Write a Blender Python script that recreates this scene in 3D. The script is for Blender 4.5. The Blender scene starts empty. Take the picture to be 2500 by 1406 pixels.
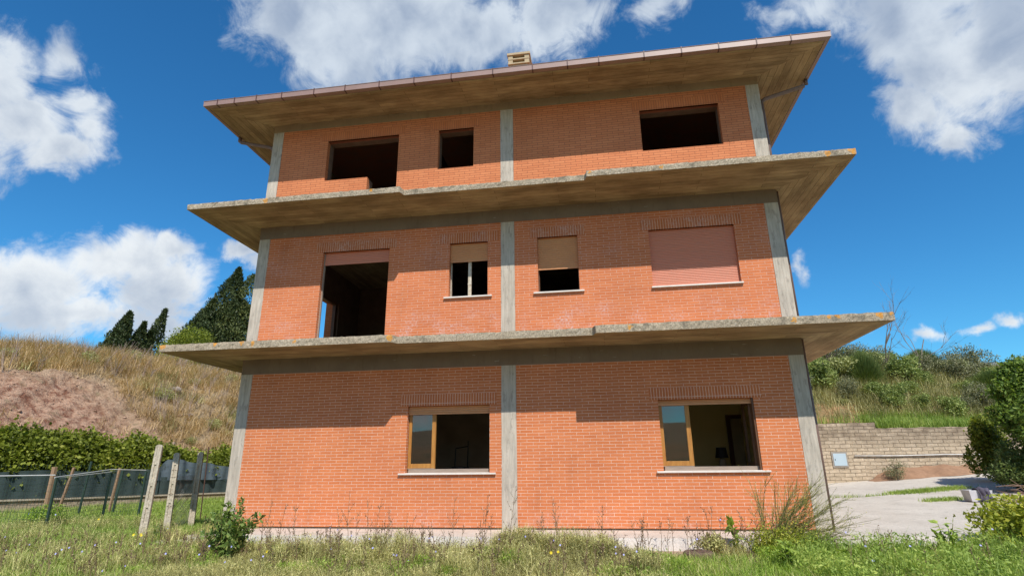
import bpy, math, random
import numpy as np
from mathutils import Vector, Matrix
random.seed(7)
RNG = np.random.default_rng(11)
R = math.radians
scene = bpy.context.scene
COL = scene.collection

# ------------------------------------------------------------------ camera
cd = bpy.data.cameras.new('camera'); cam = bpy.data.objects.new('camera', cd); COL.objects.link(cam)
cd.sensor_width = 36.0; cd.lens = 19.676; cd.clip_start = 0.05; cd.clip_end = 5000
cr = Vector((0.988165, 0.153087, -0.009702)); cu = Vector((0.055442, -0.297471, 0.95312)); cf = Vector((-0.143025, 0.942378, 0.302438))
m = Matrix.Identity(4)
for i in range(3):
    m[i][0] = cr[i]; m[i][1] = cu[i]; m[i][2] = -cf[i]
m[0][3], m[1][3], m[2][3] = 1.938077, -11.3316, 1.147093
cam.matrix_world = m
scene.camera = cam
scene.view_settings.view_transform = 'Standard'
scene.view_settings.look = 'None'
scene.view_settings.exposure = 0.04
scene.view_settings.gamma = 1.0
scene.cycles.diffuse_bounces = 6; scene.cycles.max_bounces = 12

# ------------------------------------------------------------------ sky and sun
SUN = Vector((0.397, -1.0, 1.25)).normalized()
SUN_EL = math.asin(SUN.z); SUN_ROT = math.atan2(SUN.x, SUN.y)
world = bpy.data.worlds.new('World'); scene.world = world; world.use_nodes = True

class NT:
    """tiny helper to write node trees"""
    def __init__(s, tree): s.t = tree; s.n = tree.nodes; s.l = tree.links
    def new(s, typ, **kw):
        nd = s.n.new(typ)
        for k, v in kw.items(): setattr(nd, k, v)
        return nd
    def put(s, sock, v):
        if v is None: return
        if hasattr(v, 'is_output') or isinstance(v, bpy.types.NodeSocket): s.l.new(v, sock)
        else: sock.default_value = v
    def math(s, op, a, b=None, c=None, clamp=False):
        nd = s.new('ShaderNodeMath', operation=op, use_clamp=clamp)
        s.put(nd.inputs[0], a); s.put(nd.inputs[1], b)
        if c is not None: s.put(nd.inputs[2], c)
        return nd.outputs[0]
    def vmath(s, op, a, b=None):
        nd = s.new('ShaderNodeVectorMath', operation=op)
        s.put(nd.inputs[0], a)
        if op == 'SCALE': s.put(nd.inputs['Scale'], b)
        else: s.put(nd.inputs[1], b)
        return nd.outputs['Value'] if op in ('LENGTH', 'DOT_PRODUCT') else nd.outputs[0]
    def noise(s, vec, scale, detail=4, rough=0.5, dist=0.0):
        nd = s.new('ShaderNodeTexNoise'); s.put(nd.inputs['Vector'], vec)
        nd.inputs['Scale'].default_value = scale; nd.inputs['Detail'].default_value = detail
        nd.inputs['Roughness'].default_value = rough; nd.inputs['Distortion'].default_value = dist
        return nd.outputs['Fac']
    def remap(s, v, a, b, c=0.0, d=1.0, smooth=False):
        nd = s.new('ShaderNodeMapRange', interpolation_type='SMOOTHSTEP' if smooth else 'LINEAR')
        for k, x in zip((0, 1, 2, 3, 4), (v, a, b, c, d)): s.put(nd.inputs[k], x)
        return nd.outputs[0]
    def mix(s, f, a, b, mode='MIX'):
        nd = s.new('ShaderNodeMix', data_type='RGBA', blend_type=mode)
        s.put(nd.inputs[0], f); s.put(nd.inputs[6], a); s.put(nd.inputs[7], b)
        return nd.outputs[2]
    def mapping(s, vec, loc=(0, 0, 0), rot=(0, 0, 0), scale=(1, 1, 1), typ='POINT'):
        nd = s.new('ShaderNodeMapping', vector_type=typ); s.put(nd.inputs[0], vec)
        nd.inputs[1].default_value = loc; nd.inputs[2].default_value = rot; nd.inputs[3].default_value = scale
        return nd.outputs[0]
    def combine(s, x, y, z=0.0):
        nd = s.new('ShaderNodeCombineXYZ')
        for i, v in enumerate((x, y, z)): s.put(nd.inputs[i], v)
        return nd.outputs[0]
    def sep(s, v):
        nd = s.new('ShaderNodeSeparateXYZ'); s.put(nd.inputs[0], v); return nd.outputs
    def ramp(s, f, stops):
        nd = s.new('ShaderNodeValToRGB'); s.put(nd.inputs[0], f); e = nd.color_ramp.elements
        e[0].position, e[0].color = stops[0][0], (*stops[0][1], 1); e[1].position, e[1].color = stops[-1][0], (*stops[-1][1], 1)
        for p, c in stops[1:-1]:
            x = e.new(p); x.color = (*c, 1)
        return nd.outputs[0]

# cloud banks: azimuth, elevation, two angular radii, tilt, weight (directions in the sky)
CLOUDS = [[-0.5796,0.7148,0.1132,0.07,-3.0434,1.0],[-0.4955,0.6832,0.1306,0.0689,3.063,1.0],[-0.3671,0.7368,0.1993,0.0772,-3.036,1.1],[-0.2344,0.7278,0.177,0.0551,-3.0002,1.0],[-0.0727,0.7451,0.1066,0.0545,-3.0839,0.95],[-0.0263,0.7661,0.099,0.0351,3.0733,0.9],[-0.46,0.7942,0.3433,0.0661,-2.9889,1.0],[0.5602,0.6065,0.1095,0.061,2.4039,1.0],[0.593,0.5243,0.1083,0.0549,2.2796,1.05],[0.6673,0.5251,0.088,0.0742,2.056,1.1],[0.5568,0.4859,0.0704,0.0374,2.4708,0.85],[0.5882,0.4451,0.0294,0.0164,2.7393,0.8],[0.6717,0.6206,0.194,0.0567,2.6438,1.0],[0.4467,0.6723,0.0595,0.027,2.6667,0.6],[-0.9784,0.4959,0.0573,0.0421,1.4996,1.0],[-0.9398,0.4509,0.0575,0.0483,2.8885,1.0],[-0.8917,0.4282,0.0524,0.0305,-2.8832,0.95],[-0.8625,0.4671,0.034,0.0277,1.5718,0.7],[-0.9192,0.5434,0.0317,0.0219,1.6832,0.45],[-0.9844,0.417,0.0654,0.0573,-2.0659,1.0],[-0.8795,0.4962,0.0256,0.0163,-2.7129,0.5],[-0.8927,0.2383,0.0864,0.0493,-2.6847,1.0],[-0.7886,0.2939,0.0877,0.0449,-2.8357,1.0],[-0.7301,0.2669,0.0656,0.0498,-3.0019,0.95],[-0.8334,0.2143,0.1206,0.0345,-2.9898,0.9],[-0.7294,0.3302,0.0394,0.0249,-2.9419,0.8],[-0.7317,0.2104,0.0798,0.0308,-3.0271,0.7],[-0.6253,0.3401,0.0377,0.0211,-3.0815,0.95],[-0.5945,0.3257,0.0322,0.0167,-3.0072,0.8],[0.5487,0.1741,0.0166,0.0086,-2.9109,0.55],[0.585,0.1793,0.0192,0.0121,2.8537,0.65],[0.3445,0.3038,0.017,0.0109,1.4125,0.35],[0.497,0.1731,0.0124,0.0082,3.0434,0.4],[0.4324,0.196,0.0251,0.0083,-2.8683,0.3],[0.1644,0.7464,0.065,0.0237,-3.1029,0.5],[0.386,0.6801,0.0419,0.0201,2.8316,0.5],
 [2.5,0.40,0.35,0.16,0.1,1.0],[3.1,0.20,0.6,0.10,0.0,1.0],[1.5,0.35,0.3,0.14,0.3,1.0],[-2.0,0.4,0.35,0.16,-0.2,1.0],[-2.9,0.16,0.5,0.09,0.1,1.0]]  # added banks out of view behind the camera, for fill light and pane reflections
def build_world():
    w = NT(world.node_tree)
    bg = next(n for n in w.n if n.type == 'BACKGROUND')
    sky = w.new('ShaderNodeTexSky', sky_type='NISHITA'); sky.sun_disc = False
    sky.sun_elevation = SUN_EL; sky.sun_rotation = SUN_ROT
    sky.air_density = 1.0; sky.dust_density = 0.2; sky.ozone_density = 2.2; sky.altitude = 200
    hsv = w.new('ShaderNodeHueSaturation'); w.put(hsv.inputs['Color'], sky.outputs[0]); hsv.inputs['Saturation'].default_value = 1.22
    blue = w.mix(1.0, hsv.outputs[0], (0.50, 1.09, 1.27, 1), 'MULTIPLY')
    tc = w.new('ShaderNodeTexCoord'); d = tc.outputs['Generated']
    x, y, z = w.sep(d)
    az = w.math('ARCTAN2', x, y); el = w.math('ARCSINE', z)
    # ragged edges: warp the direction a little before measuring distance to each bank
    n1 = w.new('ShaderNodeTexNoise'); w.put(n1.inputs['Vector'], d); n1.inputs['Scale'].default_value = 14; n1.inputs['Detail'].default_value = 5; n1.inputs['Roughness'].default_value = 0.6
    wv = w.vmath('SCALE', w.vmath('SUBTRACT', n1.outputs['Color'], (0.5, 0.5, 0.5)), 0.07)
    ae = w.vmath('ADD', w.combine(az, el, 0.0), w.vmath('MULTIPLY', wv, (1, 1, 0)))
    acc = None
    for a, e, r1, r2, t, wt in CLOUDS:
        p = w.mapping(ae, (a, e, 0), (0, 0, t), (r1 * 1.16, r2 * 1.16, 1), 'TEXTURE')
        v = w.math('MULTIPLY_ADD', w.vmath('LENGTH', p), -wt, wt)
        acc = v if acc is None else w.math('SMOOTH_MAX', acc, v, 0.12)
    fine = w.noise(d, 17, 10, 0.66, 0.6)
    big = w.noise(d, 7, 6, 0.55)
    dens = w.math('ADD', w.math('ADD', w.math('MULTIPLY', acc, 2.1), w.math('MULTIPLY', w.math('SUBTRACT', fine, 0.5), 3.0)), w.math('MULTIPLY', w.math('SUBTRACT', big, 0.5), 0.8))
    alpha = w.remap(dens, -0.25, 1.15, smooth=True)
    # brightness inside the clouds: thick middles seen from below are blue-grey, thin rims white
    lump = w.noise(w.vmath('ADD', d, (0.012, -0.02, 0.02)), 9, 6, 0.5, 0.2)
    thick = w.remap(dens, 0.6, 2.3)
    g = w.math('ADD', w.math('MULTIPLY', w.remap(lump, 0.36, 0.62, smooth=True), 0.62), w.math('MULTIPLY', w.math('SUBTRACT', 1.0, thick), 0.38))
    ccol = w.mix(g, (3.2, 3.9, 5.1, 1), (7.2, 7.7, 8.2, 1))
    hi = w.remap(el, 0.30, 0.62)
    ccol2 = w.mix(hi, w.mix(1.0, ccol, (1.10, 1.06, 1.0, 1), 'MULTIPLY'), w.mix(1.0, ccol, (0.84, 0.87, 0.90, 1), 'MULTIPLY'))
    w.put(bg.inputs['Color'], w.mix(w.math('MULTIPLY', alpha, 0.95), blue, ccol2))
    bg.inputs['Strength'].default_value = 0.118
build_world()
try:
    world.cycles.sampling_method = 'MANUAL'; world.cycles.sample_map_resolution = 512
except Exception: pass
ld = bpy.data.lights.new('sun', 'SUN'); ld.energy = 5.0; ld.angle = R(0.53); ld.color = (1.0, 0.94, 0.86)
sun = bpy.data.objects.new('sun', ld); COL.objects.link(sun)
sun.rotation_euler = (-SUN).to_track_quat('-Z', 'Y').to_euler()
sun.location = (10, -30, 30)

# ------------------------------------------------------------------ object helpers
def props(o, label=None, cat=None, group=None, kind=None):
    if label: o['label'] = label
    if cat: o['category'] = cat
    if group: o['group'] = group
    if kind: o['kind'] = kind
    return o
def empty(name, loc, label, cat, group=None):
    o = bpy.data.objects.new(name, None); COL.objects.link(o); o.location = loc; o.empty_display_size = 0.2
    return props(o, label, cat, group)
def mesh_obj(name, V, F, mats, parent=None, mi=None, rnd=None, smooth=False):
    """V (n,3) float array, F list of tuples or int array (k,m)"""
    me = bpy.data.meshes.new(name)
    V = np.asarray(V, dtype=np.float32).reshape(-1, 3)
    if isinstance(F, np.ndarray):
        k, q = F.shape
        me.vertices.add(len(V)); me.vertices.foreach_set('co', V.ravel())
        me.loops.add(k * q); me.loops.foreach_set('vertex_index', F.astype(np.int32).ravel())
        me.polygons.add(k); me.polygons.foreach_set('loop_start', np.arange(0, k * q, q, dtype=np.int32))
        me.update(calc_edges=True)
    else:
        me.from_pydata([tuple(map(float, v)) for v in V], [], [tuple(int(i) for i in f) for f in F])
    for mt in (mats if isinstance(mats, (list, tuple)) else [mats]): me.materials.append(mt)
    if mi is not None: me.polygons.foreach_set('material_index', np.asarray(mi, dtype=np.int32))
    if rnd is not None:
        a = me.attributes.new('rnd', 'FLOAT', 'POINT'); a.data.foreach_set('value', np.asarray(rnd, dtype=np.float32))
    if smooth: me.polygons.foreach_set('use_smooth', np.ones(len(me.polygons), dtype=bool))
    me.update()
    o = bpy.data.objects.new(name, me); COL.objects.link(o)
    if parent is not None: o.parent = parent; o.matrix_parent_inverse = Matrix.Translation(-parent.location) if parent.parent is None else Matrix.Identity(4)
    return o
class MB:
    def __init__(s): s.v = []; s.f = []; s.m = []
    def box(s, x0, x1, y0, y1, z0, z1, mi=0):
        b = len(s.v)
        s.v += [(x0, y0, z0), (x1, y0, z0), (x1, y1, z0), (x0, y1, z0), (x0, y0, z1), (x1, y0, z1), (x1, y1, z1), (x0, y1, z1)]
        s.f += [tuple(b + i for i in q) for q in ((0, 3, 2, 1), (4, 5, 6, 7), (0, 1, 5, 4), (1, 2, 6, 5), (2, 3, 7, 6), (3, 0, 4, 7))]
        s.m += [mi] * 6; return s
    def poly(s, pts, mi=0):
        b = len(s.v); s.v += list(pts); s.f.append(tuple(range(b, b + len(pts)))); s.m.append(mi); return s
    def beam(s, p, q, w, h, mi=0):
        """square bar from p to q"""
        p, q = Vector(p), Vector(q); d = (q - p).normalized()
        u = d.cross(Vector((0, 0, 1)));
        if u.length < 1e-3: u = Vector((1, 0, 0))
        u.normalize(); v = u.cross(d).normalized(); b = len(s.v)
        for c in (p, q):
            for a, e in ((-1, -1), (1, -1), (1, 1), (-1, 1)): s.v.append(tuple(c + u * a * w / 2 + v * e * h / 2))
        s.f += [tuple(b + i for i in k) for k in ((3, 2, 1, 0), (4, 5, 6, 7), (0, 1, 5, 4), (1, 2, 6, 5), (2, 3, 7, 6), (3, 0, 4, 7))]
        s.m += [mi] * 6; return s
    def tube(s, pts, rad, n=6, mi=0, cap=True):
        pts = [Vector(p) for p in pts]; rad = rad if isinstance(rad, (list, tuple)) else [rad] * len(pts)
        b = len(s.v); ref = Vector((0.3, 0.2, 1)).normalized()
        for i, p in enumerate(pts):
            d = (pts[min(i + 1, len(pts) - 1)] - pts[max(i - 1, 0)]).normalized()
            if abs(d.dot(ref)) > 0.95: r0 = Vector((1, 0, 0))
            else: r0 = ref
            u = d.cross(r0).normalized(); v = d.cross(u)
            for k in range(n):
                a = 2 * math.pi * k / n; s.v.append(tuple(p + (u * math.cos(a) + v * math.sin(a)) * rad[i]))
        for i in range(len(pts) - 1):
            for k in range(n):
                s.f.append((b + i * n + k, b + i * n + (k + 1) % n, b + (i + 1) * n + (k + 1) % n, b + (i + 1) * n + k)); s.m.append(mi)
        if cap:
            s.f.append(tuple(b + k for k in reversed(range(n)))); s.f.append(tuple(b + (len(pts) - 1) * n + k for k in range(n))); s.m += [mi, mi]
        return s
    def build(s, name, mats, parent=None, smooth=False, bevel=0.0):
        o = mesh_obj(name, s.v, s.f, mats, parent, s.m, smooth=smooth)
        if bevel:
            b = o.modifiers.new('bevel', 'BEVEL'); b.width = bevel; b.segments = 1; b.limit_method = 'ANGLE'; b.angle_limit = R(40)
        return o

# ------------------------------------------------------------------ materials
def new_mat(name):
    mt = bpy.data.materials.new(name); mt.use_nodes = True
    t = NT(mt.node_tree); return mt, t, t.n['Principled BSDF']
def bump(t, bsdf, h, strength=0.3, dist=0.01):
    b = t.new('ShaderNodeBump'); b.inputs['Strength'].default_value = strength; b.inputs['Distance'].default_value = dist
    t.put(b.inputs['Height'], h); t.put(bsdf.inputs['Normal'], b.outputs[0])
def objco(t): return t.new('ShaderNodeTexCoord').outputs['Object']

BW, BH = 0.247, 0.0587
def brick_mat(name, mortar, dark_joint=0.0, tint=(1, 1, 1), eff=None, soldier=False, band=None):
    mt, t, b = new_mat(name)
    p = objco(t); x, y, z = t.sep(p)
    geo = t.new('ShaderNodeNewGeometry'); nx = t.math('GREATER_THAN', t.math('ABSOLUTE', t.sep(geo.outputs['True Normal'])[0]), 0.5)
    u = t.math('ADD', t.math('MULTIPLY', x, t.math('SUBTRACT', 1.0, nx)), t.math('MULTIPLY', y, nx))
    wob = t.math('MULTIPLY', t.math('SUBTRACT', t.noise(p, 3.5, 3), 0.5), 0.012)
    zz = t.math('ADD', z, wob)
    br = t.new('ShaderNodeTexBrick')
    if soldier:
        t.put(br.inputs['Vector'], t.combine(t.math('ADD', z, 0.11), u, 0.0)); br.offset = 0.0
        br.inputs['Brick Width'].default_value = 0.5; br.inputs['Row Height'].default_value = 0.0545
        br.inputs['Mortar Size'].default_value = 0.0042
    else:
        rown = t.new('ShaderNodeTexWhiteNoise', noise_dimensions='1D'); t.put(rown.inputs['W'], t.math('FLOOR', t.math('DIVIDE', z, BH)))
        uj = t.math('ADD', u, t.math('MULTIPLY', rown.outputs['Value'], 0.03))
        t.put(br.inputs['Vector'], t.combine(uj, zz, 0.0)); br.offset = 0.5
        br.inputs['Brick Width'].default_value = BW; br.inputs['Row Height'].default_value = BH
        br.inputs['Mortar Size'].default_value = 0.0045
    br.inputs['Scale'].default_value = 1.0; br.inputs['Mortar Smooth'].default_value = 0.25; br.inputs['Bias'].default_value = 0.0
    c1 = [0.545 * tint[0], 0.166 * tint[1], 0.061 * tint[2], 1]; c2 = [0.605 * tint[0], 0.198 * tint[1], 0.075 * tint[2], 1]
    br.inputs['Color1'].default_value = c1; br.inputs['Color2'].default_value = c2
    # joints are missing here and there: the joint colour falls back to brick
    jn = t.remap(t.noise(t.mapping(p, scale=(1, 1, 3.0)), 5.0, 5, 0.6), 0.42, 0.60)
    mc = t.mix(t.math('MULTIPLY', jn, 0.30), (*mortar, 1), (c1[0] * .75, c1[1] * .7, c1[2] * .7, 1))
    t.put(br.inputs['Mortar'], mc)
    col = br.outputs['Color']
    big = t.math('MULTIPLY', t.remap(t.noise(p, 0.7, 5), 0.3, 0.7, 0.90, 1.08), t.remap(t.noise(t.mapping(p, scale=(1.6, 1.6, .35)), 1.5, 5, .65), 0.55, 0.75, 1.0, 0.88))
    col = t.mix(1.0, col, t.combine(big, big, big), 'MULTIPLY')
    sp = t.remap(t.noise(p, 60, 3, 0.6), 0.3, 0.7, 0.90, 1.08)
    col = t.mix(1.0, col, t.combine(sp, sp, sp), 'MULTIPLY')
    if eff:   # pale salt bloom in a band of height z0..z1
        for (z0, z1, amt) in eff:
            zm = t.math('MULTIPLY', t.remap(z, z0 - 0.1, z0 + 0.05), t.remap(z, z1, z1 - 0.5))
            cell = t.new('ShaderNodeTexWhiteNoise', noise_dimensions='2D')
            t.put(cell.inputs['Vector'], t.combine(t.math('FLOOR', t.math('DIVIDE', u, BW * 0.5)), t.math('FLOOR', t.math('DIVIDE', z, BH)), 0))
            msk = t.math('MULTIPLY', t.math('MULTIPLY', t.remap(t.noise(p, 1.7, 4), 0.45, 0.62), t.remap(cell.outputs['Value'], 0.2, 0.9, 0.35, 1.0)), t.remap(t.noise(p, 24, 3), 0.42, 0.62))
            col = t.mix(t.math('MULTIPLY', t.math('MULTIPLY', zm, msk), amt), col, (0.62, 0.47, 0.46, 1))
    t.put(b.inputs['Base Color'], col); b.inputs['Roughness'].default_value = 0.85; b.inputs['Specular IOR Level'].default_value = 0.25
    h = t.math('ADD', t.math('MULTIPLY', br.outputs['Fac'], -1.0), t.math('MULTIPLY', t.noise(p, 90, 4), 0.35))
    bump(t, b, h, 0.6, 0.004)
    return mt
LICHEN = [(-6.9, -1.2, 3.58, .10), (-5.72, -1.2, 3.55, .055), (-5.12, -1.2, 3.56, .06), (-4.88, -1.2, 3.54, .06), (-2.0, -1.2, 3.54, .09), (-4.0, -1.2, 3.54, .05), (2.55, -1.2, 3.54, .05), (5.38, -1.2, 3.53, .06), (5.95, -1.2, 3.56, .05), (6.10, -1.2, 3.56, .05), (6.76, -1.2, 3.55, .075), (6.93, -1.2, 3.57, .05), (6.90, -1.23, 6.72, .11), (6.45, -1.23, 6.7, .07), (2.0, -1.23, 6.72, .05), (3.4, -1.23, 6.7, .05), (-5.0, -1.23, 6.70, .07), (-2.6, -1.23, 6.74, .05)]
def concrete_mat(name, c1, c2, boards=False, speck=0.0, lichen=0.0, vert=False, drips=0.0, scale=1.0, cracks=False):
    mt, t, b = new_mat(name); p = objco(t); x, y, z = t.sep(p)
    f = t.remap(t.noise(p, 1.6 * scale, 6, 0.6), 0.32, 0.68)
    col = t.mix(f, (*c1, 1), (*c2, 1))
    h = t.noise(p, 35, 5, 0.6)
    if boards:   # shuttering marks: planks run along the eave they belong to
        side = t.math('GREATER_THAN', t.math('SUBTRACT', t.math('ABSOLUTE', x), 5.85), t.math('MULTIPLY', y, -1.0))
        a = t.math('ADD', t.math('MULTIPLY', x, t.math('SUBTRACT', 1.0, side)), t.math('MULTIPLY', y, side))
        c = t.math('ADD', t.math('MULTIPLY', y, t.math('SUBTRACT', 1.0, side)), t.math('MULTIPLY', x, side))
        q = t.combine(a, c, 0.0)
        br = t.new('ShaderNodeTexBrick'); t.put(br.inputs['Vector'], q); br.offset = 0.37; br.squash = 1.0
        br.inputs['Scale'].default_value = 1.0; br.inputs['Brick Width'].default_value = 2.1; br.inputs['Row Height'].default_value = 0.135; br.inputs['Mortar Size'].default_value = 0.006
        br.inputs['Mortar Smooth'].default_value = 0.6
        br.inputs['Color1'].default_value = (0.80, 0.79, 0.77, 1); br.inputs['Color2'].default_value = (1.14, 1.13, 1.1, 1); br.inputs['Mortar'].default_value = (0.45, 0.42, 0.38, 1)
        col = t.mix(0.9, col, t.mix(1.0, col, br.outputs['Color'], 'MULTIPLY'))
        grain = t.remap(t.noise(t.mapping(q, scale=(1.2, 16, 1)), 3.0, 5, 0.65), 0.3, 0.7, 0.80, 1.16)
        col = t.mix(1.0, col, t.combine(grain, grain, grain), 'MULTIPLY')
        damp = t.remap(t.noise(t.mapping(q, scale=(0.6, 1.8, 1)), 1.5, 5, 0.6), 0.42, 0.66, 0.0, 0.65)
        col = t.mix(damp, col, (c1[0] * .42, c1[1] * .38, c1[2] * .34, 1))
        h = t.math('ADD', h, t.math('MULTIPLY', br.outputs['Fac'], -1.5))
    if vert:
        g = t.remap(t.noise(t.mapping(p, scale=(9, 9, 0.8)), 2.5, 5, 0.6), 0.35, 0.65, 0.82, 1.12)
        col = t.mix(1.0, col, t.combine(g, g, g), 'MULTIPLY')
        edge = t.remap(t.noise(t.mapping(p, scale=(6, 6, 1.6)), 2.2, 6, 0.7), 0.56, 0.60, 0.0, 0.55)
        col = t.mix(edge, col, (c1[0] * .62, c1[1] * .62, c1[2] * .64, 1))
    if speck:
        s1 = t.remap(t.noise(p, 34, 6, 0.75), 0.38, 0.62, 1 - speck, 1 + speck * .9)
        col = t.mix(1.0, col, t.combine(s1, s1, s1), 'MULTIPLY')
        vor = t.new('ShaderNodeTexVoronoi'); t.put(vor.inputs['Vector'], p); vor.inputs['Scale'].default_value = 42
        wv = t.math('MULTIPLY', t.math('LESS_THAN', vor.outputs['Distance'], 0.24), t.remap(t.noise(p, 5, 4), 0.5, 0.6))
        col = t.mix(t.math('MULTIPLY', wv, 0.6), col, (0.55, 0.53, 0.48, 1))
        dk = t.remap(t.noise(p, 4.5, 5, 0.6), 0.54, 0.66, 0, min(.6, speck * 1.3)); col = t.mix(dk, col, (0.085, 0.075, 0.055, 1))
        h = t.math('ADD', t.math('MULTIPLY', h, 2.0), t.noise(p, 12, 4))
    if drips:
        dr = t.remap(t.noise(t.mapping(p, scale=(5, 5, 0.9)), 1.7, 6, 0.7), 0.55, 0.70, 0, drips)
        col = t.mix(dr, col, (c1[0] * .5, c1[1] * .47, c1[2] * .42, 1))
        pl = t.remap(t.noise(t.mapping(p, scale=(1.2, 1, 9)), 2.3, 5, 0.6), 0.665, 0.685, 0, 0.5)
        col = t.mix(pl, col, (0.42, 0.40, 0.36, 1))
    if lichen:
        li = t.remap(t.noise(p, 3.1, 7, 0.62, 0.3), 0.72, 0.74); li2 = t.remap(t.noise(p, 40, 2), 0.35, 0.6, 0.4, 1.0)
        wpx = p
        nn_ = t.new('ShaderNodeTexNoise'); t.put(nn_.inputs['Vector'], p); nn_.inputs['Scale'].default_value = 14; nn_.inputs['Detail'].default_value = 5
        wpx = t.vmath('ADD', p, t.vmath('SCALE', t.vmath('SUBTRACT', nn_.outputs['Color'], (.5, .5, .5)), .16))
        for (lx, ly, lz, lr) in LICHEN:
            li = t.math('MAXIMUM', li, t.math('LESS_THAN', t.vmath('LENGTH', t.vmath('SUBTRACT', wpx, (lx, ly, lz))), lr * .8))
        col = t.mix(t.math('MULTIPLY', t.math('MULTIPLY', li, li2), lichen), col, (0.62, 0.27, 0.03, 1))
    t.put(b.inputs['Base Color'], col); b.inputs['Roughness'].default_value = 0.9; b.inputs['Specular IOR Level'].default_value = 0.2
    bump(t, b, h, 0.55, 0.006)
    return mt
def plain_mat(name, c1, c2=None, rough=0.6, scale=8, metal=0.0, spec=0.4, stretch=(1, 1, 1), bumps=0.15):
    mt, t, b = new_mat(name); p = objco(t)
    c2 = c2 or tuple(v * 0.75 for v in c1)
    n = t.noise(t.mapping(p, scale=stretch), scale, 6, 0.6)
    t.put(b.inputs['Base Color'], t.mix(t.remap(n, 0.32, 0.68), (*c1, 1), (*c2, 1)))
    b.inputs['Roughness'].default_value = rough; b.inputs['Metallic'].default_value = metal; b.inputs['Specular IOR Level'].default_value = spec
    bump(t, b, n, bumps, 0.004)
    return mt
def leaf_mat(name, stops, rough=0.55, trans=0.3, spec=0.3, patch=None):
    mt, t, b = new_mat(name)
    at = t.new('ShaderNodeAttribute', attribute_name='rnd')
    p = objco(t)
    f = t.math('ADD', t.math('MULTIPLY', at.outputs['Fac'], 0.75), t.math('MULTIPLY', t.math('SUBTRACT', t.noise(p, patch or 1.2, 3), 0.38), 1.0), clamp=True)
    col = t.ramp(f, stops)
    t.put(b.inputs['Base Color'], col); b.inputs['Roughness'].default_value = rough; b.inputs['Specular IOR Level'].default_value = spec
    tr = t.new('ShaderNodeBsdfTranslucent'); t.put(tr.inputs['Color'], t.mix(1.0, col, (1.25, 1.3, 0.6, 1), 'MULTIPLY'))
    mx = t.new('ShaderNodeMixShader'); mx.inputs[0].default_value = trans
    t.put(mx.inputs[1], b.outputs[0]); t.put(mx.inputs[2], tr.outputs[0])
    t.put(t.n['Material Output'].inputs['Surface'], mx.outputs[0])
    return mt

M = {}
M['brick_pale_joint'] = brick_mat('brick_pale_joint', (0.76, 0.52, 0.40), eff=[(-0.05, 0.5, 0.45)])
M['brick_upper'] = brick_mat('brick_upper', (0.68, 0.43, 0.33), tint=(1.0, 0.98, 1.0), eff=[(3.5, 4.5, 0.75), (5.4, 7.0, 0.25)])
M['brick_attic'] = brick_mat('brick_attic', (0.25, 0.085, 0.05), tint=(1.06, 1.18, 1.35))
M['soldier'] = brick_mat('soldier_brick', (0.82, 0.62, 0.50), tint=(0.93, 0.9, 0.9), soldier=True)
M['soldier_upper'] = brick_mat('soldier_brick_upper', (0.76, 0.56, 0.46), tint=(0.88, 0.88, 0.92), soldier=True, eff=[(5.6, 7.2, 0.55)])
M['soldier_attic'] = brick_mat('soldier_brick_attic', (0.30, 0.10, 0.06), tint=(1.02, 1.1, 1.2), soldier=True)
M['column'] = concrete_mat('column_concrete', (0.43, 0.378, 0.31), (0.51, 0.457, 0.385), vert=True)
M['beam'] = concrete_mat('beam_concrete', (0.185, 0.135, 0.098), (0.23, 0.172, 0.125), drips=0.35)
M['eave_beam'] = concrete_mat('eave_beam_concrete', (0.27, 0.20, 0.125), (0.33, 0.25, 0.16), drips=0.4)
M['fascia'] = concrete_mat('weathered_slab_edge', (0.30, 0.245, 0.175), (0.40, 0.335, 0.245), speck=0.42, lichen=0.95)
M['soffit'] = concrete_mat('board_marked_concrete', (0.355, 0.25, 0.14), (0.45, 0.335, 0.195), boards=True)
M['pad'] = concrete_mat('pale_paving_concrete', (0.52, 0.45, 0.38), (0.62, 0.55, 0.475), speck=0.12)
M['pad_edge'] = concrete_mat('sun_tinted_paving_edge', (0.62, 0.56, 0.50), (0.74, 0.68, 0.62), speck=0.12)  # lighter copy of the paving for the riser: sun on its face painted in
M['drive'] = concrete_mat('driveway_concrete', (0.50, 0.45, 0.385), (0.58, 0.53, 0.46), speck=0.16, scale=0.6)
M['post'] = concrete_mat('fence_post_concrete', (0.42, 0.36, 0.27), (0.54, 0.48, 0.38), speck=0.22)
M['gutter'] = plain_mat('brown_painted_sheet', (0.32, 0.205, 0.175), (0.28, 0.18, 0.15), 0.45, 3, 0.0, 0.5)
M['gutter_dark'] = plain_mat('gutter_bracket_iron', (0.10, 0.045, 0.04), None, 0.5, 6)
M['pipe'] = plain_mat('brown_pipe', (0.20, 0.125, 0.10), None, 0.5, 4)
M['tile'] = plain_mat('terracotta_tile', (0.50, 0.20, 0.11), (0.42, 0.22, 0.14), 0.8, 4)
M['chimney'] = plain_mat('chimney_block', (0.48, 0.38, 0.24), (0.40, 0.31, 0.19), 0.9, 12)
M['shutter_orange'] = plain_mat('orange_shutter', (0.62, 0.28, 0.115), (0.56, 0.25, 0.105), 0.5, 5)
M['shutter_pink'] = plain_mat('pink_shutter', (0.64, 0.235, 0.145), (0.56, 0.22, 0.14), 0.55, 5, stretch=(1, 1, 9))
M['wood'] = plain_mat('varnished_window_wood', (0.46, 0.22, 0.05), (0.33, 0.14, 0.03), 0.45, 5, stretch=(6, 6, 0.8))
M['wood_dark'] = plain_mat('dark_window_wood', (0.16, 0.075, 0.035), (0.10, 0.045, 0.02), 0.5, 5, stretch=(6, 6, 0.8))
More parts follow.
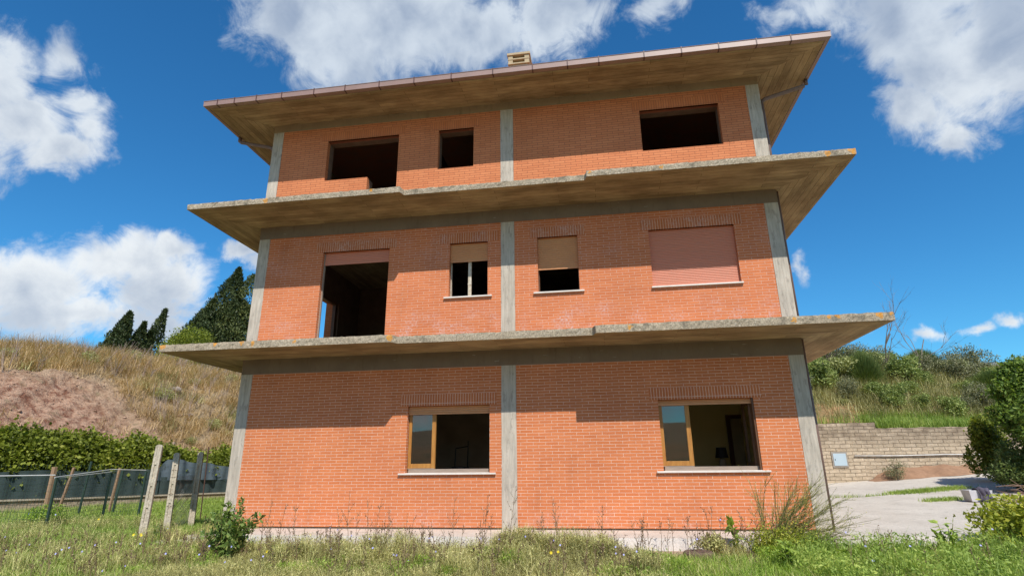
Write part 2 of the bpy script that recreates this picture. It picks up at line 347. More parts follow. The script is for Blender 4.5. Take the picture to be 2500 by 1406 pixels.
M['wood_grey'] = plain_mat('greyed_wood', (0.34, 0.27, 0.215), (0.25, 0.19, 0.15), 0.75, 5, stretch=(0.8, 6, 8))
M['marble'] = plain_mat('white_sill_marble', (0.72, 0.66, 0.60), (0.62, 0.56, 0.50), 0.5, 9)
M['mullion'] = plain_mat('peeling_white_mullion', (0.62, 0.57, 0.48), (0.45, 0.36, 0.25), 0.7, 14)
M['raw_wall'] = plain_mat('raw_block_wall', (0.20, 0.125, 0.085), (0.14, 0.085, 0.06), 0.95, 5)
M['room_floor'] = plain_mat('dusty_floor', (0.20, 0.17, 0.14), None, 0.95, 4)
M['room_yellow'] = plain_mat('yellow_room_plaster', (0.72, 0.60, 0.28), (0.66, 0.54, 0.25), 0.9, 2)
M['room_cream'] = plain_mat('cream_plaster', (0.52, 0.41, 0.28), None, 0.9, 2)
M['door_wood'] = plain_mat('inner_door_wood', (0.10, 0.035, 0.02), None, 0.5, 6)
M['door_leaf'] = plain_mat('pale_inner_door', (0.36, 0.30, 0.18), None, 0.6, 3)
M['black'] = plain_mat('dark_metal', (0.03, 0.028, 0.027), None, 0.5, 8)
def glass_mat():
    mt, t, b = new_mat('window_glass')
    fr = t.new('ShaderNodeFresnel'); fr.inputs['IOR'].default_value = 1.52
    gl = t.new('ShaderNodeBsdfGlossy'); gl.inputs['Roughness'].default_value = 0.015; gl.inputs['Color'].default_value = (0.98, 0.90, 0.88, 1)
    tr = t.new('ShaderNodeBsdfTransparent'); tr.inputs['Color'].default_value = (0.78, 0.80, 0.80, 1)
    mx = t.new('ShaderNodeMixShader'); t.put(mx.inputs[0], t.math('MULTIPLY_ADD', fr.outputs[0], 1.5, 0.02, clamp=True))
    t.put(mx.inputs[1], tr.outputs[0]); t.put(mx.inputs[2], gl.outputs[0]); t.put(t.n['Material Output'].inputs['Surface'], mx.outputs[0])
    t.n.remove(b); return mt
M['glass'] = glass_mat()

# ------------------------------------------------------------------ terrain
A0 = np.array([-15.40, 3.70]); TV = np.array([0.2334, 0.9724]); NV = np.array([-0.9724, 0.2334])
def lumps(x, y, f=1.0, seed=0.0):
    return (np.sin(x * 1.3 * f + 1.7 + seed) * np.cos(y * 1.1 * f - .6 + seed) + .5 * np.sin(x * 2.9 * f - y * 2.3 * f + seed) + .25 * np.sin(x * 6.1 * f + y * 5.3 * f + 2 * seed)) / 1.75
def ground_h(x, y):
    x = np.asarray(x, float); y = np.asarray(y, float)
    h = np.full(np.broadcast(x, y).shape, -0.18)
    h = h - 0.055 * np.clip(-1.2 - y, 0, 6)
    s = (x - A0[0]) * NV[0] + (y - A0[1]) * NV[1]          # distance past the boundary wall (negative: on our side)
    h = np.where((x < -7), h + 0.16 * np.clip((s + 9) / 9, 0, 1), h)
    h = h + 0.02 * lumps(x, y, 1.6)
    return h
def drive_h(x, y):
    return 0.028 * np.clip(y, 0, 12) + np.clip(x - 9.0, 0, 8) * 0.07 * np.clip(y, 0, 12) / 12.0
def hill_left_h(s, tt):
    base = np.interp(s, [0, 0.6, 1.5, 3.5, 5.0, 7.2, 9.5, 12, 17, 30, 60, 120], [0.30, 0.34, 1.0, 2.2, 3.3, 5.0, 6.1, 6.75, 7.1, 7.6, 8.5, 9])
    amp = np.interp(s, [0, 2, 6, 12, 40], [0.02, 0.1, 0.3, 0.3, 0.5])
    rough = np.where((s > 3.6) & (s < 9) & (tt < 7.5), 0.16, 0.05) * np.interp(s, [3.5, 5, 8, 9.5], [.3, 1, 1, .3])
    base = base + np.interp(tt, [-5, 2, 4, 7, 30], [-.8, -.7, -.4, .2, .25]) * np.interp(s, [3, 9, 12], [0, .8, 1])
    return base + amp * lumps(s * 0.9, tt * 0.6, 1.0, 1.0) + rough * (lumps(s * 3.2, tt * 2.6, 1.0) + .6 * np.abs(lumps(s * 7, tt * 5.3, 1.0, 2)))
def hill_back_h(x, y):
    base = np.interp(y, [12.2, 13.1, 15, 17.5, 20, 24, 34, 60, 120], [2.28, 2.45, 3.7, 5.1, 5.9, 6.3, 6.9, 7.5, 8.5]) - .11 * np.clip(x - 14.5, 0, 8) * np.interp(y, [13, 18, 24, 30], [.4, 1, 1, .3])
    amp = np.interp(y, [12.2, 14, 20, 60], [0.03, 0.12, 0.35, 0.5])
    return base + amp * lumps(x * 0.5, y * 0.7, 1.0, 4.0) + np.where(x < 12.2, 0.2, 0.0) * np.clip(15 - y, 0, 1)
def grid_mesh(name, us, vs, fn, mat, **kw):
    U, Vv = np.meshgrid(us, vs, indexing='xy'); P = fn(U, Vv); nu, nv = len(us), len(vs)
    idx = np.arange(nu * nv).reshape(nv, nu)
    F = np.stack([idx[:-1, :-1], idx[:-1, 1:], idx[1:, 1:], idx[1:, :-1]], -1).reshape(-1, 4)
    return props(mesh_obj(name, P.reshape(-1, 3), F, mat, smooth=True), **kw)

def ground_mat():
    mt, t, b = new_mat('ground_soil_and_grass'); p = objco(t)
    n = t.noise(p, 0.9, 6, 0.6); n2 = t.noise(p, 9, 6, 0.65)
    soil = t.mix(n2, (0.28, 0.18, 0.12, 1), (0.46, 0.32, 0.22, 1)); gr = t.mix(n2, (0.12, 0.14, 0.04, 1), (0.24, 0.25, 0.09, 1))
    x, y, z = t.sep(p)
    bare = t.math('MULTIPLY', t.math('MULTIPLY', t.remap(x, 1.6, 2.6), t.remap(x, 5.0, 4.2)), t.remap(y, -2.9, -1.9))
    f = t.math('SUBTRACT', t.remap(n, 0.38, 0.56), bare, clamp=True)
    field = t.mix(n2, (0.15, 0.125, 0.06, 1), (0.27, 0.22, 0.115, 1))
    t.put(b.inputs['Base Color'], t.mix(t.remap(y, -4.8, -6.0), t.mix(f, soil, gr), field)); b.inputs['Roughness'].default_value = 0.95; bump(t, b, n2, 0.9, 0.04); return mt
def hill_mat(kind):
    mt, t, b = new_mat('hill_' + kind); p = objco(t); x, y, z = t.sep(p)
    n = t.noise(p, 0.45, 6, 0.6); n2 = t.noise(p, 3.2, 7, 0.7); n3 = t.noise(p, 14, 6, 0.7)
    if kind == 'left':
        dry = t.mix(n2, (0.38, 0.27, 0.16, 1), (0.58, 0.44, 0.27, 1)); soil = t.mix(t.remap(n2, .38, .58), (0.24, 0.095, 0.05, 1), (0.58, 0.365, 0.24, 1))
        f = t.math('MULTIPLY', t.remap(t.math('ADD', z, t.math('MULTIPLY', n, 2.0)), 6.6, 5.6), t.remap(y, 13.5, 9.5))
        col = t.mix(f, dry, soil)
        col = t.mix(t.remap(t.noise(p, 2.0, 5), 0.6, 0.7, 0, .4), col, (0.20, 0.20, 0.09, 1))
    else:
        dry = t.mix(n2, (0.30, 0.21, 0.12, 1), (0.46, 0.35, 0.20, 1)); soil = t.mix(n2, (0.40, 0.22, 0.09, 1), (0.52, 0.32, 0.15, 1))
        col = t.mix(t.math('MULTIPLY', t.math('MULTIPLY', t.remap(z, 4.2, 3.5), t.remap(x, 14.5, 12.5)), t.remap(n, .2, .4)), dry, soil)
        col = t.mix(t.remap(n, 0.48, 0.6, 0, .7), col, (0.17, 0.18, 0.075, 1))
    v = t.remap(n3, 0.3, 0.7, 0.75, 1.2); col = t.mix(1.0, col, t.combine(v, v, v), 'MULTIPLY')
    t.put(b.inputs['Base Color'], col); b.inputs['Roughness'].default_value = 0.95
    bump(t, b, t.math('ADD', n2, t.math('MULTIPLY', n3, 0.4)), 1.0, 0.25); return mt
M['ground'] = ground_mat(); M['hill_left'] = hill_mat('left'); M['hill_right'] = hill_mat('right')
def sp(a, b, n): return list(np.linspace(a, b, n))
gx = sorted(set([-1500, -600, -250, -120, -70, -40] + [round(v, 3) for v in sp(-26, 16, 169)] + [24, 40, 70, 120, 250, 600, 1500]))
gy = sorted(set([-1500, -600, -250, -120, -70, -40, -25] + [round(v, 3) for v in sp(-15, 14, 117)] + [20, 40, 70, 120, 250, 600, 1500]))
grid_mesh('ground', np.array(gx), np.array(gy), lambda X, Y: np.stack([X, Y, ground_h(X, Y)], -1), M['ground'], kind='structure')
def hl(S, T):
    x = A0[0] + NV[0] * S + TV[0] * T; y = A0[1] + NV[1] * S + TV[1] * T
    return np.stack([x, y, hill_left_h(S, T)], -1)
grid_mesh('hillside', np.array(sorted(set(sp(0.18, 12, 130) + sp(12.3, 20, 24) + sp(22, 140, 30)))), np.array(sorted(set(sp(-30, -8.4, 20) + sp(-8, 12, 220) + sp(12.4, 30, 50) + sp(32, 110, 30)))), hl, M['hill_left'], kind='structure')
grid_mesh('slope', np.array(sorted(set(sp(-14, 40, 130) + sp(42, 140, 25)))), np.array(sorted(set(sp(12.22, 30, 70) + sp(31, 130, 30)))), lambda X, Y: np.stack([X, Y, hill_back_h(X, Y)], -1), M['hill_right'], kind='structure')
# low hill far behind the viewpoint, the one mirrored in the window panes
grid_mesh('hill', np.linspace(-180, 200, 60), np.linspace(-160, -48, 24), lambda X, Y: np.stack([X, Y, -0.6 + 8.5 * np.clip((-48 - Y) / 45, 0, 1) ** 0.8 + 1.2 * lumps(X * .05, Y * .05)], -1), M['hill_right'], kind='structure')

def driveway():
    xs = np.array(sorted(set(sp(5.9, 14, 40) + sp(14.5, 30, 20)))); ys = np.array([-1.02] + sp(-0.9, 12.0, 50))
    def fn(X, Y):
        Z = drive_h(X, Y) + 0.012 * lumps(X, Y, 1.2); Yw = np.where(Y < -1.0, Y + 0.10 * np.sin(X * 2.3) + 0.05 * np.sin(X * 7.1), Y)
        return np.stack([X, Yw, np.where(Y < -1.0, Z - 0.3, Z)], -1)
    grid_mesh('driveway', xs, ys, fn, M['drive'], kind='structure')
driveway()
def footpath():
    # concrete apron round the house; its left end drops and breaks off ragged
    b = MB()
    xs = sp(-6.62, 5.895, 90)
    def zt(x): return -0.004 - 0.15 * min(1, max(0, (-5.3 - x) / 1.0))
    top = [(x, -1.12 + 0.015 * math.sin(x * 5) + 0.012 * math.sin(x * 17), zt(x)) for x in xs]
    for i in range(len(xs) - 1):
        a, c = top[i], top[i + 1]
        b.poly([a, c, (c[0], 0.2, c[2]), (a[0], 0.2, a[2])]); b.poly([(a[0], a[1] - .015, -0.6), (c[0], c[1] - .015, -0.6), c, a])
    ys = sp(0.2, 11.2, 60)
    prof = [(-5.6, -0.09), (-6.62, -0.154)]
    for i in range(len(ys) - 1):
        j = 0.06 * math.sin(ys[i] * 4.1) + .04 * math.sin(ys[i] * 11); k = 0.06 * math.sin(ys[i + 1] * 4.1) + .04 * math.sin(ys[i + 1] * 11)
        if i == 0: j = 0
        b.poly([(-6.62 + j, ys[i], -0.154), (-5.2, ys[i], -0.06), (-5.2, ys[i + 1], -0.06), (-6.62 + k, ys[i + 1], -0.154)])
        b.poly([(-6.62 + j, ys[i], -0.154), (-6.62 + k, ys[i + 1], -0.154), (-6.66 + k, ys[i + 1], -0.5), (-6.66 + j, ys[i], -0.5)])
    b.poly([(-6.62, -1.12, -0.154), (-6.62, 0.2, -0.154), (-6.64, 0.2, -0.5), (-6.64, -1.12, -0.5)])
    for i_, f_ in enumerate(b.f):
        zz = [b.v[k][2] for k in f_]
        if min(zz) < -.45: b.m[i_] = 1
    o = b.build('footpath', [M['pad'], M['pad_edge']]); props(o, kind='structure')
footpath()

# ------------------------------------------------------------------ the house
house = empty('unfinished_house', (0, 0, 0), 'unfinished three storey red brick house with bare concrete frame and overhanging slabs', 'house')
W2 = 5.85; DEP = 11.0
CL = (-5.85, -5.582); CM = (-0.02, 0.282); CR = (5.57, 5.85)
S1, B1, S1T = 3.447, 3.118, 3.591
S2, B2, S2T = 6.636, 6.330, 6.762
S3, B3 = 9.45, 9.25
WT = 0.32
def wall_mesh(b, x0, x1, z0, z1, holes, y0=0.0, y1=WT, mi=0):
    xs = sorted({x0, x1, *[v for h in holes for v in h[:2]]}); zs = sorted({z0, z1, *[v for h in holes for v in h[2:]]})
    xs = [v for v in xs if x0 - 1e-6 <= v <= x1 + 1e-6]; zs = [v for v in zs if z0 - 1e-6 <= v <= z1 + 1e-6]
    solid = lambda i, k: 0 <= i < len(xs) - 1 and 0 <= k < len(zs) - 1 and not any(h[0] - 1e-6 <= (xs[i] + xs[i + 1]) / 2 <= h[1] and h[2] - 1e-6 <= (zs[k] + zs[k + 1]) / 2 <= h[3] for h in holes)
    for i in range(len(xs) - 1):
        for k in range(len(zs) - 1):
            if not solid(i, k): continue
            a, c, e, g = xs[i], xs[i + 1], zs[k], zs[k + 1]
            b.poly([(a, y0, e), (c, y0, e), (c, y0, g), (a, y0, g)], mi); b.poly([(a, y1, g), (c, y1, g), (c, y1, e), (a, y1, e)], mi)
            if not solid(i - 1, k): b.poly([(a, y0, e), (a, y0, g), (a, y1, g), (a, y1, e)], mi)
            if not solid(i + 1, k): b.poly([(c, y0, g), (c, y0, e), (c, y1, e), (c, y1, g)], mi)
            if not solid(i, k - 1): b.poly([(c, y0, e), (a, y0, e), (a, y1, e), (c, y1, e)], mi)
            if not solid(i, k + 1): b.poly([(a, y0, g), (c, y0, g), (c, y1, g), (a, y1, g)], mi)
# openings (x0, x1, z0, z1)
O_W1 = (-1.990, -0.265, 1.026, 2.339); O_W2 = (3.061, 4.825, 1.026, 2.339)
O_D = (-4.207, -2.593, 3.50, 5.900); O_U1 = (-1.183, -0.316, 4.649, 5.906); O_U2 = (0.786, 1.661, 4.649, 5.906); O_U3 = (3.168, 4.914, 4.637, 5.906)
O_T1 = (-4.364, -2.526, 7.774, 8.862); O_T1b = (-3.268, -2.526, 6.70, 8.0); O_T2 = (-1.531, -0.667, 7.821, 8.862); O_T3 = (3.208, 4.942, 7.821, 8.862)
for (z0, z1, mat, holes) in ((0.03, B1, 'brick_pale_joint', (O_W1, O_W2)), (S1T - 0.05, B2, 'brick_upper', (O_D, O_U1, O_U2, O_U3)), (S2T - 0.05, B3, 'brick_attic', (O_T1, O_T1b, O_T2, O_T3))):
    for (x0, x1) in ((CL[1], CM[0]), (CM[1], CR[0])):
        hs = [h for h in holes if h[0] > x0 and h[1] < x1]
        b = MB(); wall_mesh(b, x0, x1, z0, z1, hs, 0.0, 0.13); b.build('brick_wall', M[mat], house)
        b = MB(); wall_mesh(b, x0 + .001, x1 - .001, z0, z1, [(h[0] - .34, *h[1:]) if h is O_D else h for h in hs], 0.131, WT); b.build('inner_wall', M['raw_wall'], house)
    for sx in (-1, 1):      # side walls; an open doorway in the left one on the middle floor
        b = MB()
        y0, y1 = 0.30, DEP - 0.3; xo, xi = sx * 5.80, sx * 5.50
        hs = [(1.95, 3.42, S1T - .06, 5.72)] if (sx < 0 and mat == 'brick_upper') else []
        wall_mesh(b, y0, y1, z0, z1, hs, min(xo, xi), max(xo, xi))
        b.v = [(v[1], v[0], v[2]) for v in b.v]; b.build('side_wall', M[mat], house)
    b = MB(); b.box(-5.55, 5.55, DEP - 0.3, DEP - 0.02, z0, z1); b.build('back_wall', M[mat], house)
# dark recess below the bricks and plinth
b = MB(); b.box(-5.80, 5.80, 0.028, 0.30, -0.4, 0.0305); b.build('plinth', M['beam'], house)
# concrete frame
def zrange():
    return ((-0.2, B1), (S1T - 0.06, B2), (S2T - 0.06, B3))
for (z0, z1) in zrange():
    for c in (CL, CM, CR):
        b = MB(); 
        # shuttered column, subdivided with slightly uneven edges
        n = 14; zs = sp(z0, z1, n)
        jit = lambda: random.uniform(-0.004, 0.004)
        rows = [[(c[0] + (jit() if c is CM else 0), -0.008 + jit() * .4, z), (c[1] + jit(), -0.008 + jit() * .4, z), (c[1], 0.31, z), (c[0], 0.31, z)] for z in zs]
        for i in range(n - 1):
            for k in range(4):
                a, d = rows[i], rows[i + 1]; b.poly([a[k], a[(k + 1) % 4], d[(k + 1) % 4], d[k]])
        b.poly(rows[0][::-1]); b.poly(rows[-1]); b.build('column', M['column'], house)
    for xs_ in ((-5.85, -5.57), (5.57, 5.85)):
        b = MB(); b.box(xs_[0], xs_[1], DEP - 0.3, DEP, z0, z1); b.build('column', M['column'], house)
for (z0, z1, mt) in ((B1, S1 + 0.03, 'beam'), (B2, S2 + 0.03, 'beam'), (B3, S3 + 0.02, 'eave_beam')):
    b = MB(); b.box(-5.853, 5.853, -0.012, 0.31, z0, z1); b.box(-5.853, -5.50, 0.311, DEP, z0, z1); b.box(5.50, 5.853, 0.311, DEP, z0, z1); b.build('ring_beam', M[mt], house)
# soldier courses above the openings
def soldier(op, mat, h=0.235, ext=0.16, x0=None, x1=None):
    b = MB(); b.box(x0 if x0 is not None else op[0] - ext, x1 if x1 is not None else op[1] + ext, -0.004, 0.05, op[3], op[3] + h); b.build('soldier_course', mat, house)
soldier(O_W1, M['soldier'], x1=-0.12); soldier(O_W2, M['soldier'])
for o_ in (O_D, O_U2, O_U3): soldier(o_, M['soldier_upper'])
soldier(O_U1, M['soldier_upper'], x0=-1.42, x1=-0.06)
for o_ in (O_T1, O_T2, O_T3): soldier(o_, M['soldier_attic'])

# balcony slabs: ragged weathered edge, recessed in the middle
def slab(outline, zb, zt, name='balcony_slab'):
    pts = []
    for i in range(len(outline)):
        a, c = np.array(outline[i]), np.array(outline[(i + 1) % len(outline)])
        L = np.linalg.norm(c - a); n = max(1, int(L / (0.05 if a[1] < 1 and c[1] < 1 else 0.25)))
        for k in range(n): pts.append((a + (c - a) * k / n, (c - a) / L))
    N = len(pts); V = []; rows = 4
    for r in range(rows):
        f = r / (rows - 1)
        for i, (p, d) in enumerate(pts):
            nrm = np.array([d[1], -d[0]])
            w = (0.006 if r in (1, 2) else 0.010 if r == rows - 1 else 0.002)
            q = p + nrm * (random.gauss(0, w * .6) - (0.006 if r == rows - 1 else 0))
            zz = zb + (zt - zb) * f + (random.gauss(0, 0.004) if r == rows - 1 else random.gauss(0, .0012) if r == 0 else 0)
            V.append((q[0], q[1], zz))
    F = []; mi = []
    for r in range(rows - 1):
        for i in range(N):
            j = (i + 1) % N; F.append((r * N + i, r * N + j, (r + 1) * N + j, (r + 1) * N + i)); mi.append(0)
    F.append(tuple(reversed(range(N)))); mi.append(1)
    F.append(tuple((rows - 1) * N + i for i in range(N))); mi.append(0)
    return mesh_obj(name, V, F, [M['fascia'], M['soffit']], house, mi)
slab([(-6.97, -1.20), (-1.985, -1.20), (-1.95, -1.12), (-1.90, -1.03), (1.89, -1.03), (1.945, -1.20), (6.99, -1.20), (6.99, DEP + 1.1), (-6.97, DEP + 1.1)], S1, S1T)
slab([(-6.89, -1.23), (-1.96, -1.23), (-1.92, -1.08), (1.885, -1.08), (1.935, -1.23), (6.95, -1.23), (6.95, DEP + 1.1), (-6.89, DEP + 1.1)], S2, S2T)

# roof: nearly flat soffit, hip above, gutter round the edge
EX, EY = 6.87, 1.05; EYB = DEP + 1.05
b = MB()
inn = [(-W2, 0, 9.452), (W2, 0, 9.452), (W2, DEP, 9.452), (-W2, DEP, 9.452)]; out = [(-EX, -EY, 9.335), (EX, -EY, 9.335), (EX, EYB, 9.335), (-EX, EYB, 9.335)]
for i in range(4):
    j = (i + 1) % 4; b.poly([out[i], inn[i], inn[j], out[j]], 0)
# little drip edge of the slab
lip = [(-EX - .03, -EY - .03, 9.36), (EX + .03, -EY - .03, 9.36), (EX + .03, EYB + .03, 9.36), (-EX - .03, EYB + .03, 9.36)]
up = [(v[0], v[1], 9.50) for v in lip]
for i in range(4):
    j = (i + 1) % 4; b.poly([out[j], lip[j], lip[i], out[i]][::-1], 0); b.poly([lip[i], lip[j], up[j], up[i]], 1)
rz = 9.50 + (EX + .03) * 0.28
r0, r1 = (0, -EY + EX, rz), (0, EYB - EX, rz)
if r0[1] > r1[1]: r0 = r1 = (0, (EYB - EY) / 2, rz)
b.poly([up[0], up[1], r0], 2); b.poly([up[1], up[2], r1, r0], 2); b.poly([up[2], up[3], r1], 2); b.poly([up[3], up[0], r0, r1], 2)
roof = b.build('roof', [M['soffit'], M['fascia'], M['tile']], house)
b = MB()
for k in range(9):      # ridge tile nose at the left corner
    a0, a1 = math.pi * k / 9, math.pi * (k + 1) / 9
    for r_ in (0.11,):
        p = lambda a, s: (-6.72 + s * .28 - math.cos(a) * r_ * .7, -0.93 + s * .28 + math.cos(a) * r_ * .7, 9.50 + math.sin(a) * r_ + s * .08)
        b.poly([p(a0, 0), p(a1, 0), p(a1, 1), p(a0, 1)]); b.poly([p(a0, 0), p(a1, 0), (-6.72, -.93, 9.49)])
b.build('ridge_tile', M['tile'], roof)
# gutter: an open trough of folded sheet on all four sides
gut = MB(); GX, GY, GYB = 6.98, 1.20, DEP + 1.20; gz0, gz1 = 9.352, 9.482
def trough(b, w0, w1):
    o = [(-w0[0], -w0[1]), (w0[0], -w0[1]), (w0[0], w0[2]), (-w0[0], w0[2])]; i_ = [(-w1[0], -w1[1]), (w1[0], -w1[1]), (w1[0], w1[2]), (-w1[0], w1[2])]
    return o, i_
o4, i4 = trough(gut, (GX, GY, GYB), (EX + .035, EY + .035, EYB + .035))
for i in range(4):
    j = (i + 1) % 4
    (ax, ay), (bx, by) = o4[i], o4[j]; (cx, cy), (dx, dy) = i4[i], i4[j]
    gut.poly([(ax, ay, gz0), (bx, by, gz0), (bx, by, gz1), (ax, ay, gz1)])
    gut.poly([(ax, ay, gz0), (cx, cy, gz0), (dx, dy, gz0), (bx, by, gz0)])
    sx_ = 1 - 0.012 / GX
    gut.poly([(ax * sx_, ay * .985, gz1), (bx * sx_, by * .985, gz1), (bx * sx_, by * .985, gz0 + .01), (ax * sx_, ay * .985, gz0 + .01)])
    gut.poly([(cx, cy, gz0), (dx, dy, gz0), (dx, dy, gz1), (cx, cy, gz1)])
    gut.tube([(ax, ay, gz1), (bx, by, gz1)], 0.010, 6)
gutter = gut.build('gutter', M['gutter'], house)
bx = [-6.62, -6.18, -5.62, -4.98, -4.18, -3.42, -2.60, -1.78, -0.92, 0.02, 0.90, 1.66, 2.33, 3.28, 4.05, 4.80, 5.55, 6.22]
for x in bx:
    b = MB(); b.box(x - .011, x + .011, -GY - .009, -GY + .002, gz0 - .004, gz1 + .022); b.box(x - .011, x + .011, -GY - .008, -EY - .03, gz0 - .007, gz0 - .0005); b.box(x - .011, x + .011, -GY - .004, -GY + .07, gz1 + .01, gz1 + .022)
    b.build('gutter_bracket', M['gutter_dark'], gutter)
for sx in (-1, 1):
    b = MB(); b.tube([(sx * 6.92, 0.16, 9.34), (sx * 6.92, 0.16, 9.24), (sx * 6.86, 0.155, 9.19), (sx * 5.98, 0.12, 8.93), (sx * 5.92, 0.12, 8.88), (sx * 5.90, 0.12, 8.80)], 0.045, 10)
    if sx > 0: b.tube([(5.90, 0.12, 8.80), (5.90, 0.12, S2T)], 0.04, 8); b.tube([(5.90, 0.13, S1 - .001), (5.90, 0.13, 0.0)], 0.035, 8); b.tube([(5.90, 0.13, S2 - .001), (5.90, 0.13, S1T)], 0.035, 8)
    b.build('downpipe', M['pipe'], house, smooth=True)
# chimney with stacked vent blocks
b = MB(); b.box(0.07, 0.55, 1.02, 1.5, 9.7, 11.36); ch = b.build('chimney_stack', M['chimney'], house)
b = MB()
for z in (11.362, 11.50): 
    b.box(0.02, 0.60, 0.98, 1.54, z, z + 0.035)
    for (xa, xb) in ((0.03, 0.15), (0.47, 0.59)):
        for (ya, yb) in ((0.99, 1.11), (1.41, 1.53)): b.box(xa, xb, ya, yb, z + .035, z + 0.095 + 0.043)
b.box(0.0, 0.62, 0.96, 1.56, 11.638, 11.70); b.build('chimney_cap', M['chimney'], ch)
b = MB(); b.box(0.12, 0.5, 1.13, 1.40, 11.36, 11.64); b.build('chimney_flue', M['black'], ch)

# floors, partitions and rooms
b = MB(); b.box(-5.5, 5.5, 0.33, DEP - .35, -0.1, 0.12); b.build('room_floor', plain_mat('pale_floor_tiles', (0.55, 0.47, 0.36), (0.50, 0.43, 0.33), .6, 3), house)
def part_box(name, mat, *bx):
    b = MB()
    for q in bx: b.box(*q)
    return b.build(name, M[mat], house)
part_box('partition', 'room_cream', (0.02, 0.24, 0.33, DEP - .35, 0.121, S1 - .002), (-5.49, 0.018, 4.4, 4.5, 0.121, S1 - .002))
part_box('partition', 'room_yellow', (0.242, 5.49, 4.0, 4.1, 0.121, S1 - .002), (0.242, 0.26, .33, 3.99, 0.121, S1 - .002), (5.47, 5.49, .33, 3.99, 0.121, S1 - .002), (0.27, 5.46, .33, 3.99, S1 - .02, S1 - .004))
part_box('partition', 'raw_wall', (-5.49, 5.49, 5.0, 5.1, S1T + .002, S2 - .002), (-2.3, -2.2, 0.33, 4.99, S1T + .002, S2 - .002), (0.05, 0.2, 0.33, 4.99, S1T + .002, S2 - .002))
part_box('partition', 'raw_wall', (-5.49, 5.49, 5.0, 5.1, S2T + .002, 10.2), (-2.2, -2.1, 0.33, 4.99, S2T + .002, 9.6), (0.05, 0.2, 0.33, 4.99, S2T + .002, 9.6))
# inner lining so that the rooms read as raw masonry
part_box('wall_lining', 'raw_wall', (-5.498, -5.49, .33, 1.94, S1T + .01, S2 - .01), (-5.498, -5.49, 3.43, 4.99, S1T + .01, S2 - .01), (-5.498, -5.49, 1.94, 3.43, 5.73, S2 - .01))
# framed doorway in the left side wall, seen through the balcony door
part_box('side_door_frame', 'wood_dark', (-5.56, -5.47, 3.345, 3.415, S1T, 5.71), (-5.56, -5.47, 1.955, 2.03, S1T, 5.71), (-5.56, -5.47, 2.031, 3.344, 5.64, 5.71), (-5.46, -5.40, 3.43, 3.47, S1T, 5.70))
# inner door of the yellow room
b = MB(); b.box(5.10, 5.20, 3.93, 3.998, 0.13, 2.33); b.box(5.201, 5.47, 3.93, 3.998, 2.24, 2.33); dr = b.build('inner_door', M['door_wood'], house)
b = MB(); b.box(5.21, 5.46, 3.95, 3.99, 0.13, 2.235); b.build('door_leaf', M['door_leaf'], dr)

# window joinery
def slats(x0, x1, z0, z1, y, pitch, mat, parent, name='roller_shutter', gap=0.004, bar=True):
    b = MB(); z = z1; first = True
    zz = z0
    if bar: b.box(x0, x1, y - .004, y + .012, z0, z0 + .035); zz = z0 + .037
    k = 0
    while zz < z1 - 1e-4:
        t1 = min(zz + pitch, z1); pr = [(0.0, 0.008), (0.12, 0.001), (0.5, -0.003), (0.88, 0.001), (1.0 - gap / pitch, 0.008)]
        for i in range(len(pr) - 1):
            (fa, ya), (fb, yb) = pr[i], pr[i + 1]
            b.poly([(x0, y + ya, zz + fa * (t1 - zz)), (x1, y + ya, zz + fa * (t1 - zz)), (x1, y + yb, zz + fb * (t1 - zz)), (x0, y + yb, zz + fb * (t1 - zz))])
        b.poly([(x0, y + .008, zz + (t1 - zz) * (1 - gap / pitch)), (x1, y + .008, zz + (t1 - zz) * (1 - gap / pitch)), (x1, y + .008, t1), (x0, y + .008, t1)])
        zz = t1; k += 1
    b.box(x0, x1, y + .0085, y + .016, z0, z1)
    return b.build(name, M[mat], parent)
def sill(op, parent, ext=0.13, proj=0.055, th=0.034):
    b = MB(); b.box(op[0] - ext, op[1] + ext, -proj, -.001, op[2] - th, op[2]); b.box(op[0] + .003, op[1] - .003, -.001, 0.2, op[2] - th + .002, op[2] - .001 + .004)
    return b.build('window_sill', M['marble'], parent, bevel=0.004)
def frame_box(b, x0, x1, z0, z1, y0, y1, w, sides='LRTB', wb=None):
    if 'L' in sides: b.box(x0, x0 + w, y0, y1, z0, z1)
    if 'R' in sides: b.box(x1 - w, x1, y0, y1, z0, z1)
    xa, xb = x0 + (w if 'L' in sides else 0), x1 - (w if 'R' in sides else 0)
    if 'B' in sides: b.box(xa + .0005, xb - .0005, y0 + .001, y1 - .001, z0, z0 + (wb or w))
    if 'T' in sides: b.box(xa + .0005, xb - .0005, y0 + .001, y1 - .001, z1 - w, z1)
